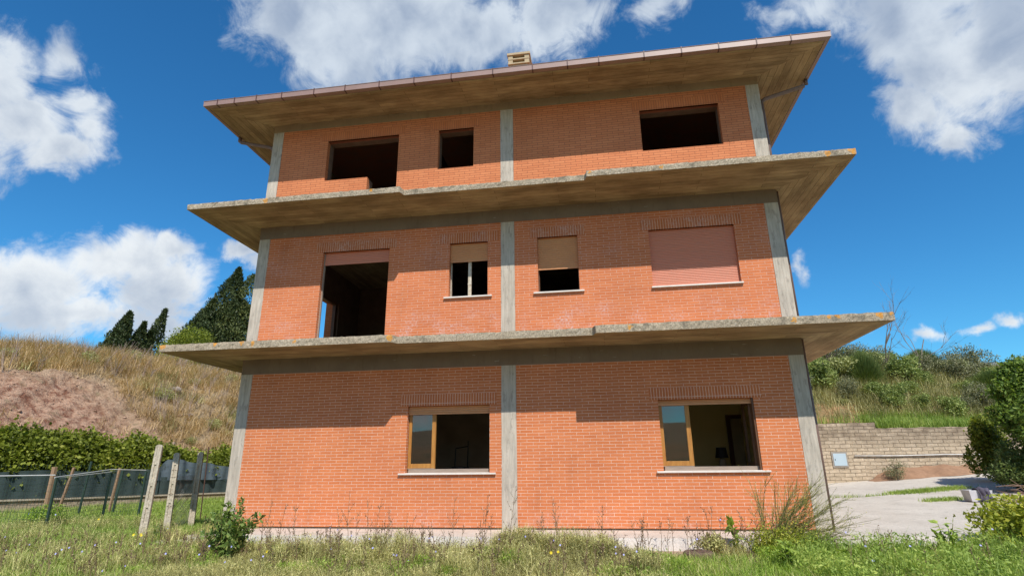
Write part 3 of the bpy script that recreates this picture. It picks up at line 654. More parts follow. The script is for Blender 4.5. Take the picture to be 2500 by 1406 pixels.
def ground_window(op, open_sash):
    x0, x1, z0, z1 = op
    b = MB(); frame_box(b, x0 + .003, x1 - .003, z0 + .001, z1 - .002, 0.13, 0.20, 0.03, 'LRT'); win = b.build('window', M['wood_dark'], house)
    b = MB(); b.box(x0 + .035, x1 - .035, 0.10, 0.19, z0 + .002, z0 + 0.075); b.build('window_board', M['wood_grey'], win)
    sill(op, win)
    xs = x0 + 0.01; xe = x0 + 0.575; zt = z1 - .05
    b = MB(); zb = z0 + 0.078
    b.box(xs, xs + .062, 0.112, 0.155, zb, zt); b.box(xe - .075, xe, 0.112, 0.155, zb, zt); b.box(xe - .006, xe + .008, 0.108, 0.16, zb, zt)
    b.box(xs + .0625, xe - .0755, 0.113, 0.154, zb + .012, zb + .10); b.box(xs + .0625, xe - .0755, 0.113, 0.154, zt - .06, zt)
    b.build('window_sash', M['wood'], win, bevel=0.003)
    b = MB(); b.box(xs, xe - .001, 0.106, 0.15, zb - .001, zb + .011); b.build('weather_bar', M['wood_grey'], win)
    b = MB(); b.box(xs + .055, xe - .07, 0.128, 0.133, zb + .09, zt - .05); b.build('window_pane', M['glass'], win)
    b = MB()
    if open_sash:
        xr = x1 - 0.075
        b.box(xr, xr + .045, 0.17, 0.215, zb, zt); b.box(xr, xr + .045, 0.66, 0.72, zb, zt); b.box(xr + .001, xr + .044, 0.216, 0.659, zb, zb + .08); b.box(xr + .001, xr + .044, 0.216, 0.659, zt - .06, zt)
        b.build('open_sash', M['wood_dark'], win)
        b = MB(); b.box(x1 - .034, x1 - .004, 0.02, 0.129, z0 + .002, z1 - .002); b.build('shutter_guide', M['wood_dark'], win)
    slats(x0 + .004, x1 - .004, 2.17 if not open_sash else 2.235, z1 - .001, 0.075, 0.046, 'shutter_orange', win)
    return win
ground_window(O_W1, False); ground_window(O_W2, True)
def upper_window(op, zsh, mat, mull=False, pitch=0.042, gap=0.004, ys=0.075):
    x0, x1, z0, z1 = op
    b = MB(); frame_box(b, x0 + .002, x1 - .002, z0 + .006, z1 - .002, 0.15, 0.20, 0.018, 'LRT'); win = b.build('window', M['mullion'] if mull else M['wood_dark'], house)
    sill(op, win, ext=0.10 if not op is O_U3 else .03)
    slats(x0 + .004, x1 - .004, zsh, z1 - .001, ys, pitch, mat, win, gap=gap)
    if mull:
        b = MB(); b.box(x0 + .405, x0 + .475, 0.12, 0.17, z0 + .005, zsh + .05); b.box(x0 + .40, x0 + .48, .115, .12, z0 + .30, z0 + .33); b.build('mullion', M['mullion'], win)
    return win
upper_window(O_U1, 5.475, 'shutter_orange', True, 0.05, 0.002)
upper_window(O_U2, 5.175, 'shutter_orange', False, 0.048, 0.010)
upper_window(O_U3, 4.66, 'shutter_pink', False, 0.036, 0.002)
x0, x1, z0, z1 = O_D
b = MB(); b.box(x0 + .002, x0 + .03, 0.085, 0.128, S1T - .01, z1 - .002); b.box(x1 - .03, x1 - .002, 0.10, 0.20, S1T - .01, z1 - .002); b.box(x0 + .029, x1 - .029, 0.11, 0.19, z1 - .05, z1 - .003); bd = b.build('balcony_door', M['wood_grey'], house)
slats(x0 + .004, x1 - .004, 5.61, z1 - .001, 0.09, 0.042, 'shutter_pink', bd, gap=.003)

# things inside the rooms, standing near the windows
stool = empty('tall_stool', (-1.35, 2.0, 0.12), 'dark tall stool standing inside behind the lower left window', 'stool')
b = MB(); b.tube([(-1.35, 2.0, 1.10), (-1.35, 2.0, 1.14)], 0.2, 16); b.build('seat', M['black'], stool)
for k in range(4):
    a = math.pi / 4 + k * math.pi / 2; b = MB(); b.tube([(-1.35 + .12 * math.cos(a), 2.0 + .12 * math.sin(a), 1.10), (-1.35 + .22 * math.cos(a), 2.0 + .22 * math.sin(a), 0.12)], 0.015, 6); b.build('leg', M['black'], stool)
b = MB(); b.tube([(-1.2 + .0, 2.1, 1.12), (-1.2, 2.15, 1.72)], 0.012, 6); b.tube([(-1.5, 2.1, 1.12), (-1.5, 2.15, 1.55)], 0.012, 6); b.tube([(-1.5, 2.15, 1.55), (-1.2, 2.15, 1.6)], 0.014, 6); b.build('backrest', M['black'], stool)
lamp = empty('table_lamp', (4.75, 3.2, 0.12), 'small dark shaded lamp on a stand inside the lower right window', 'lamp')
b = MB(); b.tube([(4.75, 3.2, 0.12), (4.75, 3.2, 0.15), (4.75, 3.2, 0.9), (4.75, 3.2, 1.05), (4.75, 3.2, 1.24), (4.75, 3.2, 1.30)], [.16, .03, .03, .09, .08, .02], 12); b.build('lamp_base', M['room_cream'], lamp, smooth=True)
b = MB(); b.tube([(4.75, 3.2, 1.28), (4.75, 3.2, 1.52)], [.15, .11], 16); b.build('lamp_shade', M['black'], lamp)

# ------------------------------------------------------------------ boundary wall, cloth fence and posts on the left
def L(s, tt, z): return (A0[0] + NV[0] * s + TV[0] * tt, A0[1] + NV[1] * s + TV[1] * tt, z)
def tufa_mat(name, bw, bh, c1, c2, joint, wob=0.03, ero=0.5):
    mt, t, b = new_mat(name); p = objco(t); x, y, z = t.sep(p)
    u = t.math('ADD', x, t.math('MULTIPLY', y, 0.97 if 'low' in name else 0.0))
    nz = t.math('MULTIPLY', t.math('SUBTRACT', t.noise(p, 1.6, 4), 0.5), wob * 2)
    nu = t.math('MULTIPLY', t.math('SUBTRACT', t.noise(t.mapping(p, loc=(5, 3, 1)), 4, 4), 0.5), wob * 2)
    br = t.new('ShaderNodeTexBrick'); t.put(br.inputs['Vector'], t.combine(t.math('ADD', u, nu), t.math('ADD', z, nz), 0)); br.offset = 0.45
    br.inputs['Scale'].default_value = 1; br.inputs['Brick Width'].default_value = bw; br.inputs['Row Height'].default_value = bh; br.inputs['Mortar Size'].default_value = 0.011; br.inputs['Mortar Smooth'].default_value = .5
    br.inputs['Color1'].default_value = (*c1, 1); br.inputs['Color2'].default_value = (*c2, 1)
    jm = t.remap(t.noise(p, 2.1, 5, .6), 0.42, 0.62)
    t.put(br.inputs['Mortar'], t.mix(jm, (*joint, 1), (c1[0] * .92, c1[1] * .9, c1[2] * .88, 1)))
    n2 = t.remap(t.noise(p, 7, 6, 0.7), 0.3, 0.7, 0.74, 1.16); col = t.mix(1.0, br.outputs['Color'], t.combine(n2, n2, n2), 'MULTIPLY')
    top = t.math('MULTIPLY', t.remap(z, 1.55, 2.15) if 'low' not in name else t.remap(z, 0.1, .3), t.remap(t.noise(p, 3, 5), .3, .6, .1, .75))
    col = t.mix(top, col, (0.17, 0.125, 0.085, 1))
    t.put(b.inputs['Base Color'], col); b.inputs['Roughness'].default_value = .95
    bump(t, b, t.math('ADD', t.math('MULTIPLY', br.outputs['Fac'], -1.4), t.math('MULTIPLY', t.noise(p, 16, 6, .7), 1.3)), 1.0, 0.025); return mt
M['low_stone'] = tufa_mat('low_stone', 0.42, 0.19, (0.42, 0.34, 0.24), (0.50, 0.41, 0.30), (0.22, 0.16, 0.11), 0.07)
M['tufa'] = tufa_mat('tufa_blocks', 0.37, 0.128, (0.50, 0.40, 0.28), (0.60, 0.49, 0.355), (0.24, 0.175, 0.115), 0.045)
def lw_top(tt): return float(np.interp(tt, [-12, 0, 3.5, 7.7, 14], [0.40, 0.35, 0.28, 0.22, 0.16]))
lw = empty('stone_wall', L(0, 0, 0), 'low rough stone boundary wall under the dark screen fence on the left', 'wall')
b = MB(); ts = sp(-12, 13, 60)
for i in range(len(ts) - 1):
    a, c = ts[i], ts[i + 1]
    for s0, fl in ((0.0, 1), (0.2, 0)):
        q = [L(s0, a, -0.6), L(s0, c, -0.6), L(s0, c, lw_top(c) - .05), L(s0, a, lw_top(a) - .05)]
        b.poly(q if fl else q[::-1])
b.build('stone_face', M['low_stone'], lw)
b = MB()
for i in range(len(ts) - 1):
    a, c = ts[i], ts[i + 1]
    for (sA, sB, dA, dB) in ((-.04, .24, 0, 0), ):
        b.poly([L(-.04, a, lw_top(a)), L(.24, a, lw_top(a)), L(.24, c, lw_top(c)), L(-.04, c, lw_top(c))]); b.poly([L(-.04, a, lw_top(a) - .05), L(-.04, a, lw_top(a)), L(-.04, c, lw_top(c)), L(-.04, c, lw_top(c) - .05)])
        b.poly([L(-.04, a, lw_top(a) - .05), L(-.04, c, lw_top(c) - .05), L(.24, c, lw_top(c) - .05), L(.24, a, lw_top(a) - .05)])
b.build('coping', M['post'], lw)
def cloth_mat(name, c1, c2, tr=0.12):
    mt, t, b = new_mat(name); p = objco(t)
    n = t.noise(t.mapping(p, scale=(1, 1, 4)), 2.2, 6, .6); holes = t.remap(t.noise(t.mapping(p, scale=(1, 1, .8)), 3.3, 6, .72), .60, .66, 0, .35)
    col = t.mix(n, (*c1, 1), (*c2, 1)); col = t.mix(t.remap(t.noise(p, 5, 6, .7), .55, .68, 0, .4), col, (c1[0] * .4, c1[1] * .4, c1[2] * .4, 1))
    t.put(b.inputs['Base Color'], col); b.inputs['Roughness'].default_value = .8; bump(t, b, n, .5, .03)
    tp = t.new('ShaderNodeBsdfTransparent'); mx = t.new('ShaderNodeMixShader'); t.put(mx.inputs[0], t.math('ADD', holes, tr)); t.put(mx.inputs[1], b.outputs[0]); t.put(mx.inputs[2], tp.outputs[0])
    t.put(t.n['Material Output'].inputs['Surface'], mx.outputs[0]); return mt
M['net_green'] = cloth_mat('dark_green_net', (0.035, 0.055, 0.055), (0.055, 0.085, 0.085), .08)
M['net_blue'] = cloth_mat('blue_grey_net', (0.085, 0.12, 0.15), (0.13, 0.17, 0.205), .06)
M['green_wire'] = plain_mat('green_coated_wire', (0.035, 0.065, 0.05), None, .5, 6)
M['grey_wire'] = plain_mat('galvanised_wire', (0.34, 0.33, 0.31), None, .45, 6, .5)
M['white_wire'] = plain_mat('white_rope', (0.62, 0.62, 0.60), None, .6, 6)
M['rust'] = plain_mat('rusty_iron', (0.10, 0.05, 0.035), None, .8, 9)
M['old_wood'] = plain_mat('weathered_pine', (0.38, 0.25, 0.15), (0.26, 0.16, 0.10), .85, 6, stretch=(5, 5, .8))
def curtain(name, mat, t0, t1, top, bot, s0, parent, amp=.03, seed=0):
    us = np.linspace(t0, t1, int((t1 - t0) * 14)); nz = 14; V = []
    for k in range(nz):
        f = k / (nz - 1)
        for u in us:
            sag = top(u); zb = bot(u)
            V.append(L(s0 + amp * math.sin(u * 5 + seed + f * 1.5) + amp * .6 * math.sin(u * 13 + seed), u, zb + (sag - zb) * f))
    n = len(us); F = np.array([(k * n + i, k * n + i + 1, (k + 1) * n + i + 1, (k + 1) * n + i) for k in range(nz - 1) for i in range(n - 1)])
    return mesh_obj(name, V, F, M[mat], parent, smooth=True)
pf = empty('screen_fence', L(0.1, 0, 0.3), 'dark green screen netting stretched over wire with curled tops, above the low stone wall', 'fence')
curtain('netting', 'net_green', -11, 4.7, lambda u: 1.13 + .03 * math.sin(u * 2), lambda u: lw_top(u) + .01, 0.02, pf)
curtain('loose_netting', 'net_blue', 4.55, 12.5, lambda u: float(np.interp(u, [4.5, 4.9, 5.3, 6.2, 6.9, 7.4, 8.2, 12.5], [1.0, 1.52, 1.50, 1.38, 1.36, 1.25, 1.13, 1.1])) + .02 * math.sin(u * 6), lambda u: lw_top(u) + .5, -0.03, pf, .05, 2)
curtain('netting', 'net_green', 4.72, 12.5, lambda u: lw_top(u) + .62, lambda u: lw_top(u) + .01, 0.03, pf, .03, 3)
b = MB()
for u in np.arange(-11, 5, 0.11):
    z1_ = 1.16; pts = [L(.07, u, .3), L(.07, u, z1_)] + [L(.07 - .09 * math.sin(a), u, z1_ + .10 * (1 - math.cos(a)) ) for a in (0.6, 1.2, 1.8, 2.4)]
    b.tube(pts, .0045, 3, cap=False)
for z_ in (.45, .75, 1.05): b.tube([L(.07, -11, z_), L(.07, 5, z_)], .005, 3, cap=False)
b.build('wire_mesh', M['green_wire'], pf)
for u in np.arange(-10, 13, 2.3):
    b = MB(); b.tube([L(.12, u, .1), L(.12, u, 1.2)], .025, 8); b.build('fence_post', M['green_wire'], pf)

# the near enclosure: green wire fence, stakes of several kinds
wf = empty('wire_fence', (-10.12, 0.16, -0.1), 'green wire fence with a white rope along its top, in the left grass', 'fence')
def wire_run(p, q, h, step, rad, b, horiz=6):
    p, q = np.array(p, float), np.array(q, float); Ld = np.linalg.norm(q - p); n = int(Ld / step)
    for k in range(n + 1):
        c = p + (q - p) * k / n; z0_ = float(ground_h(c[0], c[1])); b.tube([(c[0], c[1], z0_ + .05), (c[0] + .02, c[1], z0_ + h)], rad, 3, cap=False)
    for k in range(horiz):
        z_ = .1 + (h - .1) * k / (horiz - 1); b.tube([(p[0], p[1], float(ground_h(*p)) + z_), (q[0], q[1], float(ground_h(*q)) + z_)], rad, 3, cap=False)
b = MB(); wire_run((-17.0, 0.6), (-10.15, 0.12), 1.12, .10, .0035, b, 8); wire_run((-10.15, .12), (-10.98, 2.5), 1.12, .075, .003, b, 12); wire_run((-10.98, 2.5), (-10.78, 3.46), 1.12, .075, .003, b, 12); b.build('wire_mesh', M['green_wire'], wf)
b = MB(); b.tube([(-17, .6, 1.02), (-12, .26, 1.04), (-10.15, .12, 1.05)], .011, 6); b.tube([(-10.15, .12, 1.0), (-10.98, 2.5, 1.16), (-10.78, 3.46, 1.13)], .011, 6); b.tube([(-10.15, .12, .98), (-10.95, 2.5, 1.10)], .008, 6); b.build('top_rope', M['white_wire'], wf)
for (x, y, h) in ((-10.13, 0.14, 1.12), (-10.98, 2.5, 1.2), (-10.78, 3.47, 1.2)):
    z_ = float(ground_h(x, y)); b = MB(); b.beam((x, y, z_ - .05), (x + .01, y, z_ + h), .045, .045); b.build('fence_stake', M['green_wire'], wf)
def stake(name, x, y, h, w, mat, label, dx=0.0, dy=0.0, group=None):
    z_ = float(ground_h(x, y)); b = MB(); b.beam((x, y, z_ - .1), (x + dx, y + dy, z_ + h), w, w)
    o = b.build(name, M[mat], bevel=.006); props(o, label, 'stake' if 'stake' in name else 'post', group); return o
stake('wooden_stake', -13.9, 3.6, 1.30, .10, 'old_wood', 'thick pale wooden stake in front of the stone wall, leftmost of the two wooden ones')
stake('wooden_stake', -13.3, 3.4, 1.28, .06, 'old_wood', 'thin grey wooden stake leaning right, beside the thick pale one', .25, 0)
stake('wooden_stake', -12.7, 3.5, 1.45, .05, 'green_wire', 'slim dark stake, tallest of the stakes behind the wire fence', .08, 0)
stake('wooden_stake', -12.4, 4.2, 1.25, .06, 'old_wood', 'short brown stake directly right of the tallest slim dark one', .10, 0)
stake('wooden_stake', -12.0, 3.9, 1.2, .05, 'green_wire', 'green stake midway along the wire fence in the grass', .10, 0)

# concrete posts with slots
def slotted_post(x, y, h, lean, label, w=0.135, rot=0.0, dark=False):
    z_ = float(ground_h(x, y)); root = empty('concrete_post', (x, y, z_), label, 'post', 'slotted concrete fence posts')
    root.rotation_euler = (lean[1], lean[0], rot)
    b = MB(); d = .095; slots = []; zz = .35
    while zz < h - .3: slots.append((zz, zz + .26)); zz += .40
    def hwid(z): return w / 2 * (1 - .12 * z / h)
    zs = [-.15]; 
    # front and back faces with through slots: left rail, right rail and bridges
    sw = .018
    for sx in (-1, 1):
        a0_, a1_ = (-hwid(0), -sw) if sx < 0 else (sw, hwid(0)); c0, c1 = (-hwid(h), -sw) if sx < 0 else (sw, hwid(h))
        q = len(b.v); b.v += [(a0_, -d / 2, -.15), (a1_, -d / 2, -.15), (a1_, d / 2, -.15), (a0_, d / 2, -.15), (c0, -d / 2, h - .03), (c1, -d / 2, h), (c1, d / 2, h), (c0, d / 2, h - .03)] if sx < 0 else [(a0_, -d / 2, -.15), (a1_, -d / 2, -.15), (a1_, d / 2, -.15), (a0_, d / 2, -.15), (c0, -d / 2, h), (c1, -d / 2, h - .03), (c1, d / 2, h - .03), (c0, d / 2, h)]
        b.f += [tuple(q + i for i in k) for k in ((0, 3, 2, 1), (4, 5, 6, 7), (0, 1, 5, 4), (1, 2, 6, 5), (2, 3, 7, 6), (3, 0, 4, 7))]; b.m += [0] * 6
    prev = -.15
    for (s0, s1) in slots + [(h, h)]:
        b.box(-sw - .001, sw + .001, -d / 2 + .0015, d / 2 - .0015, prev, s0 - (0.002 if s0 == h else 0)); prev = s1
    b.box(-sw - .002, sw + .002, -d / 2 + .022, d / 2 - .004, 0.0, h - .05)
    me = b.build('post_shaft', M['post'])
    me.parent = root
    bv = me.modifiers.new('bevel', 'BEVEL'); bv.width = .008; bv.segments = 2; bv.limit_method = 'ANGLE'
    return root
p1 = slotted_post(-6.88, -0.88, 1.80, (0.02, 0), 'nearest and tallest of the three pale slotted concrete posts', rot=R(25))
p2 = slotted_post(-7.55, 0.59, 1.68, (-0.02, 0), 'middle one of the three pale slotted concrete posts, wire tied round it', rot=R(25))
p3 = slotted_post(-7.60, 1.42, 1.70, (-0.01, 0), 'farthest slotted concrete post, top in shadow, beside the rusty rod', rot=R(25))
for pz in (.55, .8, 1.15, 1.3):
    b = MB(); b.tube([(.075 * math.cos(a) * 1.0, .06 * math.sin(a), pz + .01 * math.sin(3 * a)) for a in np.linspace(0, 6.28, 14)], .004, 4, cap=False); o = b.build('tie_wire', M['rust']); o.parent = p2
rod = MB(); rod.tube([(-8.2, 2.54, -.3), (-8.22, 2.52, .8), (-8.24, 2.51, 1.70)], .014, 8); props(rod.build('steel_rod', M['rust']), 'thin rusty steel rod standing upright right of the farthest slotted post', 'rod')
b = MB()       # chain-link between second and third post
pa, pb = np.array([-7.55, .59]), np.array([-7.60, 1.42]); 
for k in range(-30, 22):
    for sgn in (-1, 1):
        pts = []
        for j in range(27):
            f = (k * .045 + (j * .045 if sgn > 0 else (26 - j) * .045)) / .83
            if 0 <= f <= 1: c = pa + (pb - pa) * f; pts.append((c[0] - .05 + .02 * math.sin(j), c[1], float(ground_h(*c)) + .02 + j * .045))
        if len(pts) > 1: b.tube([pts[0], pts[-1]], .0028, 3, cap=False)
props(b.build('chain_link_mesh', M['grey_wire']), 'grey chain link mesh hung between the middle and the farthest slotted posts', 'wire mesh')

# ------------------------------------------------------------------ block wall, driveway things on the right
bwall = empty('block_wall', (14, 12.05, 0), 'long tan tufa block retaining wall behind the driveway on the right', 'wall')
b = MB()
xs = sp(5.6, 12.07, 60) + sp(12.075, 40, 160)
def wtop(x): return 2.56 + .012 * math.sin(x * 9) if x < 12.073 else 2.35 + .012 * math.sin(x * 7) + .008 * math.sin(x * 19)
yj = [12.0 + random.uniform(-.008, .008) for _ in xs]
for i in range(len(xs) - 1):
    a, c = xs[i], xs[i + 1]; za = wtop(a); zc = wtop(c) if not (a < 12.073 < c) else wtop(a)
    if c > 12.073 and a < 12.073: zc = za
    b.poly([(a, yj[i], -.3), (c, yj[i + 1], -.3), (c, yj[i + 1], zc), (a, yj[i], za)]); b.poly([(a, yj[i], za), (c, yj[i + 1], zc), (c, 12.28, zc), (a, 12.28, za)])
b.poly([(12.075, 12.0, 2.3), (12.075, 12.28, 2.3), (12.072, 12.28, 2.57), (12.072, 12.0, 2.57)])
b.build('block_face', M['tufa'], bwall)
M['utility'] = plain_mat('pale_blue_metal', (0.42, 0.53, 0.60), (0.46, 0.56, 0.62), .45, 4)
M['plaster'] = plain_mat('cement_patch', (0.38, 0.34, 0.29), None, .95, 8)
b = MB(); b.box(10.36, 10.90, 11.96, 12.02, .98, 1.52); up_ = b.build('utility_cabinet', M['plaster']); props(up_, 'small square pale blue meter cabinet set in the block wall', 'meter cabinet')
b = MB(); b.box(10.41, 10.85, 11.945, 11.96, 1.035, 1.465); dd = b.build('cabinet_door', M['utility']); dd.parent = up_
b = MB(); b.box(10.45, 10.47, 11.938, 11.945, 1.22, 1.28); hh = b.build('handle', M['black']); hh.parent = dd
M['white_pipe'] = plain_mat('white_plastic_pipe', (0.72, 0.70, 0.66), None, .4, 4)
b = MB(); b.tube([(11.15, 11.955, 1.375), (12.6, 11.955, 1.36), (14.2, 11.955, 1.385), (16.6, 11.955, 1.36)], .022, 8); props(b.build('water_pipe', M['white_pipe'], smooth=True), 'thin white pipe running level along the tan block wall', 'pipe')
def soil_bank():
    xs = np.linspace(11.4, 17.5, 60); V = []; nr = 7
    for k in range(nr):
        f = k / (nr - 1)
        for x in xs:
            hgt = .40 * np.interp(x, [11.4, 12.2, 13.5, 15.2, 17.5], [0, .9, 1, .75, .3]); g = float(drive_h(x, 11.9))
            V.append((x, 11.99 - .55 * (1 - f) - .08 * math.sin(x * 5 + f), g - .02 + hgt * f ** .8 + .03 * math.sin(x * 9 + f * 7) * f))
    n = len(xs); F = np.array([(k * n + i, k * n + i + 1, (k + 1) * n + i + 1, (k + 1) * n + i) for k in range(nr - 1) for i in range(n - 1)])
    mt = plain_mat('red_soil', (0.34, 0.20, 0.12), (0.24, 0.14, 0.085), .95, 5, bumps=.8)
    props(mesh_obj('soil_bank', V, F, mt, smooth=True), kind='structure')
soil_bank()
# corrugated sheet fence on the hill
b = MB(); k0 = 0
xs = np.arange(23.5, 44, .08)
def sf(x): return (x, 33.4 - (x - 24) * .08, 0)
for i in range(len(xs) - 1):
    a, c = sf(xs[i]), sf(xs[i + 1]); ya = .05 * (i % 2); yc = .05 * ((i + 1) % 2)
    zt = lambda x: 8.30 - (x - 24) * .085 + .02 * math.sin(x * 3)
    b.poly([(a[0], a[1] + ya, 6.2), (c[0], c[1] + yc, 6.2), (c[0], c[1] + yc, zt(c[0])), (a[0], a[1] + ya, zt(a[0]))])
M['sheet'] = plain_mat('galvanised_sheet', (0.40, 0.45, 0.50), (0.34, 0.39, 0.44), .5, 1.5, .3, .5)
sfence = b.build('sheet_fence', M['sheet']); props(sfence, 'pale grey corrugated metal sheet fence along the top of the right hillside', 'fence')
mod = sfence.modifiers.new('thickness', 'SOLIDIFY'); mod.thickness = .01
# white tub with a dark garment
tub = empty('plastic_crate', (11.05, 5.0, .16), 'white plastic crate on the driveway under the tree, dark cloth hanging over it', 'crate')
M['tub'] = plain_mat('white_plastic', (0.60, 0.58, 0.60), (0.5, .48, .5), .5, 6)
zt_ = float(drive_h(11.05, 5.0)) + .015
b = MB(); q0 = [(10.83, 4.86), (11.27, 4.86), (11.27, 5.16), (10.83, 5.16)]; q1 = [(10.79, 4.83), (11.31, 4.83), (11.31, 5.19), (10.79, 5.19)]
for i in range(4):
    j = (i + 1) % 4; b.poly([(*q0[i], zt_), (*q0[j], zt_), (*q1[j], zt_ + .25), (*q1[i], zt_ + .25)])
b.poly([(*q, zt_ + .002) for q in q0]); tb = b.build('crate_body', M['tub'], tub); sm = tb.modifiers.new('thickness', 'SOLIDIFY'); sm.thickness = .012
V = []; n = 16
for i in range(n):
    for j in range(n):
        u, v = i / (n - 1), j / (n - 1); x = 10.96 + .30 * u; 
        prof = np.interp(v, [0, .45, .6, 1], [0, .28, .31, .2]); yy = np.interp(v, [0, .45, .6, 1], [4.76, 4.80, 4.90, 5.1])
        V.append((x + .03 * math.sin(v * 7 + 2 * u), yy + .025 * math.sin(u * 14), zt_ + .005 + prof * (1 - .15 * abs(u - .5)) + .015 * math.sin(u * 11 + v * 5)))
F = np.array([(i * n + j, i * n + j + 1, (i + 1) * n + j + 1, (i + 1) * n + j) for i in range(n - 1) for j in range(n - 1)])
M['cloth'] = plain_mat('dark_violet_cloth', (0.05, 0.04, 0.055), (0.11, .10, .14), .9, 9)
props(mesh_obj('crumpled_cloth', V, F, M['cloth'], smooth=True), 'dark violet garment draped over the front of the white crate', 'cloth').modifiers.new('thickness', 'SOLIDIFY').thickness = .01
# rust-brown round cover in the soil
b = MB(); b.tube([(3.28, -1.80, -.28), (3.28, -1.80, -.12), (3.28, -1.80, -.10)], [.23, .22, .20], 22)
for k in range(5): b.tube([(3.28 + .08 * math.cos(k * 1.3), -1.8 + .08 * math.sin(k * 1.3), -.101), (3.28 + .17 * math.cos(k * 1.3), -1.8 + .17 * math.sin(k * 1.3), -.098)], .012, 5)
props(b.build('tree_stump', plain_mat('old_stump', (0.10, 0.06, 0.045), (0.17, 0.11, .08), .95, 20, bumps=.8)), 'low dark brown round stump in the bare soil before the house', 'stump')
# loose stones
M['rock'] = plain_mat('pale_rock', (0.46, 0.38, 0.32), (0.34, .27, .22), .95, 4, bumps=.6)
def rock(x, y, z, r, label, seed):
    rg = np.random.default_rng(seed); bpy_me = bpy.data.meshes.new('rock'); import bmesh
    bm = bmesh.new(); bmesh.ops.create_icosphere(bm, subdivisions=2, radius=r)
    for v in bm.verts:
        k = 1 + .25 * math.sin(v.co.x * 9 / r * .3 + seed) + rg.uniform(-.12, .12); v.co = Vector((v.co.x * k * 1.3, v.co.y * k, v.co.z * k * .6))
    bm.to_mesh(bpy_me); bm.free(); bpy_me.materials.append(M['rock']); o = bpy.data.objects.new('rock', bpy_me); COL.objects.link(o); o.location = (x, y, z)
    return props(o, label, 'rock', 'stones on the left slope')
for i, (s_, t_, r_, lb) in enumerate(((2.9, 6.9, .17, 'pale stone on the bare slope just above the left end of the ivy gap'), (2.6, 10.2, .20, 'round pale stone above the ivy hedge, rightmost before the house'), (5.2, 9.5, .22, 'flat pale stone in the dry grass halfway up the left slope'), (7.4, 10.2, .25, 'pale stone highest on the left slope below the concrete slab'), (3.0, 5.2, .13, 'small pale stone low on the bare earth of the left slope'), (3.4, 7.6, .12, 'smallest pale stone beside the larger ones above the hedge'))):
    x, y, _ = L(s_, t_, 0); rock(x, y, float(hill_left_h(s_, t_)) + .05, r_, lb, i + 3)

# ------------------------------------------------------------------ vegetation generators (numpy)
def unit(v): return v / (np.linalg.norm(v, axis=-1, keepdims=True) + 1e-9)
def leaves_arr(P, size, rng, aspect=0.5, up=0.3, out=None, droop=0.0):
    """diamond leaves: one quad each, folded by two triangles"""
    n = len(P); d = unit(rng.normal(size=(n, 3)) + (out if out is not None else 0)); d[:, 2] -= droop; d = unit(d)
    nr = unit(rng.normal(size=(n, 3)) + np.array([0, 0, up * 3])); s = unit(np.cross(d, nr)); nr = np.cross(s, d)
    L_ = (size * rng.uniform(.6, 1.4, n))[:, None]; Wd = L_ * aspect
    a = P; c = P + d * L_; m1 = P + d * L_ * .45 + s * Wd * .5 + nr * L_ * .06; m2 = P + d * L_ * .45 - s * Wd * .5 + nr * L_ * .06
    V = np.stack([a, m1, c, m2], 1).reshape(-1, 3); F = np.arange(4 * n).reshape(n, 4)
    r = np.repeat(rng.uniform(0, 1, n), 4); return V, F, r
def blades_arr(P, h, w, rng, lean=0.35, wind=(0, 0)):
    n = len(P); a = rng.uniform(0, 2 * np.pi, n); dr = np.stack([np.cos(a), np.sin(a), np.zeros(n)], 1); fa = a + rng.uniform(-.6, .6, n) + np.pi / 2
    sd = np.stack([np.cos(fa), np.sin(fa), np.zeros(n)], 1); H = h * rng.uniform(.45, 1.25, n) if np.isscalar(h) else h * rng.uniform(.6, 1.2, n)
    ln = (lean * rng.uniform(.2, 1.6, n)); wv = np.array([wind[0], wind[1], 0.])
    H_ = H[:, None]; off = (dr * ln[:, None] + wv) * H_
    W_ = (w * rng.uniform(.6, 1.4, n))[:, None]
    b0 = P - sd * W_ / 2; b1 = P + sd * W_ / 2; m = P + off * .35 + np.array([0, 0, 1]) * H_ * .55; m0 = m - sd * W_ * .38; m1 = m + sd * W_ * .38
    tp = P + off + np.array([0, 0, 1]) * H_ * (1 - .3 * ln[:, None])
    V = np.stack([b0, b1, m1, m0, tp], 1).reshape(-1, 3); i = np.arange(n)[:, None] * 5
    F = np.concatenate([i + np.array([0, 1, 2]), i + np.array([0, 2, 3]), i + np.array([3, 2, 4])], 0)
    return V, F, np.repeat(rng.uniform(0, 1, n), 5)
def merge(parts):
    Vs, Fs, Rs = [], [], []; o = 0
    for V, F, r in parts: Vs.append(V); Fs.append(F + o); Rs.append(r); o += len(V)
    return np.concatenate(Vs), np.concatenate(Fs), np.concatenate(Rs)
GREEN = [(0.0, (0.055, 0.085, 0.018)), (0.35, (0.11, 0.16, 0.03)), (0.7, (0.18, 0.24, 0.05)), (1.0, (0.30, 0.33, 0.10))]
M['grass'] = leaf_mat('field_grass', [(0.0, (0.129, 0.200, 0.040)), (0.4, (0.256, 0.365, 0.072)), (0.75, (0.394, 0.504, 0.120)), (1.0, (0.616, 0.626, 0.239))], trans=.35)
M['grass_lush'] = leaf_mat('lush_grass', [(0.0, (0.130, 0.208, 0.036)), (0.5, (0.277, 0.417, 0.058)), (1.0, (0.519, 0.626, 0.131))], trans=.35)
M['weed'] = leaf_mat('olive_weeds', [(0.0, (0.166, 0.133, 0.068)), (0.35, (0.333, 0.316, 0.114)), (0.65, (0.522, 0.511, 0.194)), (1.0, (0.850, 0.730, 0.365))], trans=.2, patch=2.0)
M['weed_brown'] = leaf_mat('brown_dry_stems', [(0.0, (0.072, 0.041, 0.027)), (0.5, (0.144, 0.090, 0.054)), (1.0, (0.252, 0.180, 0.117))], trans=.1)
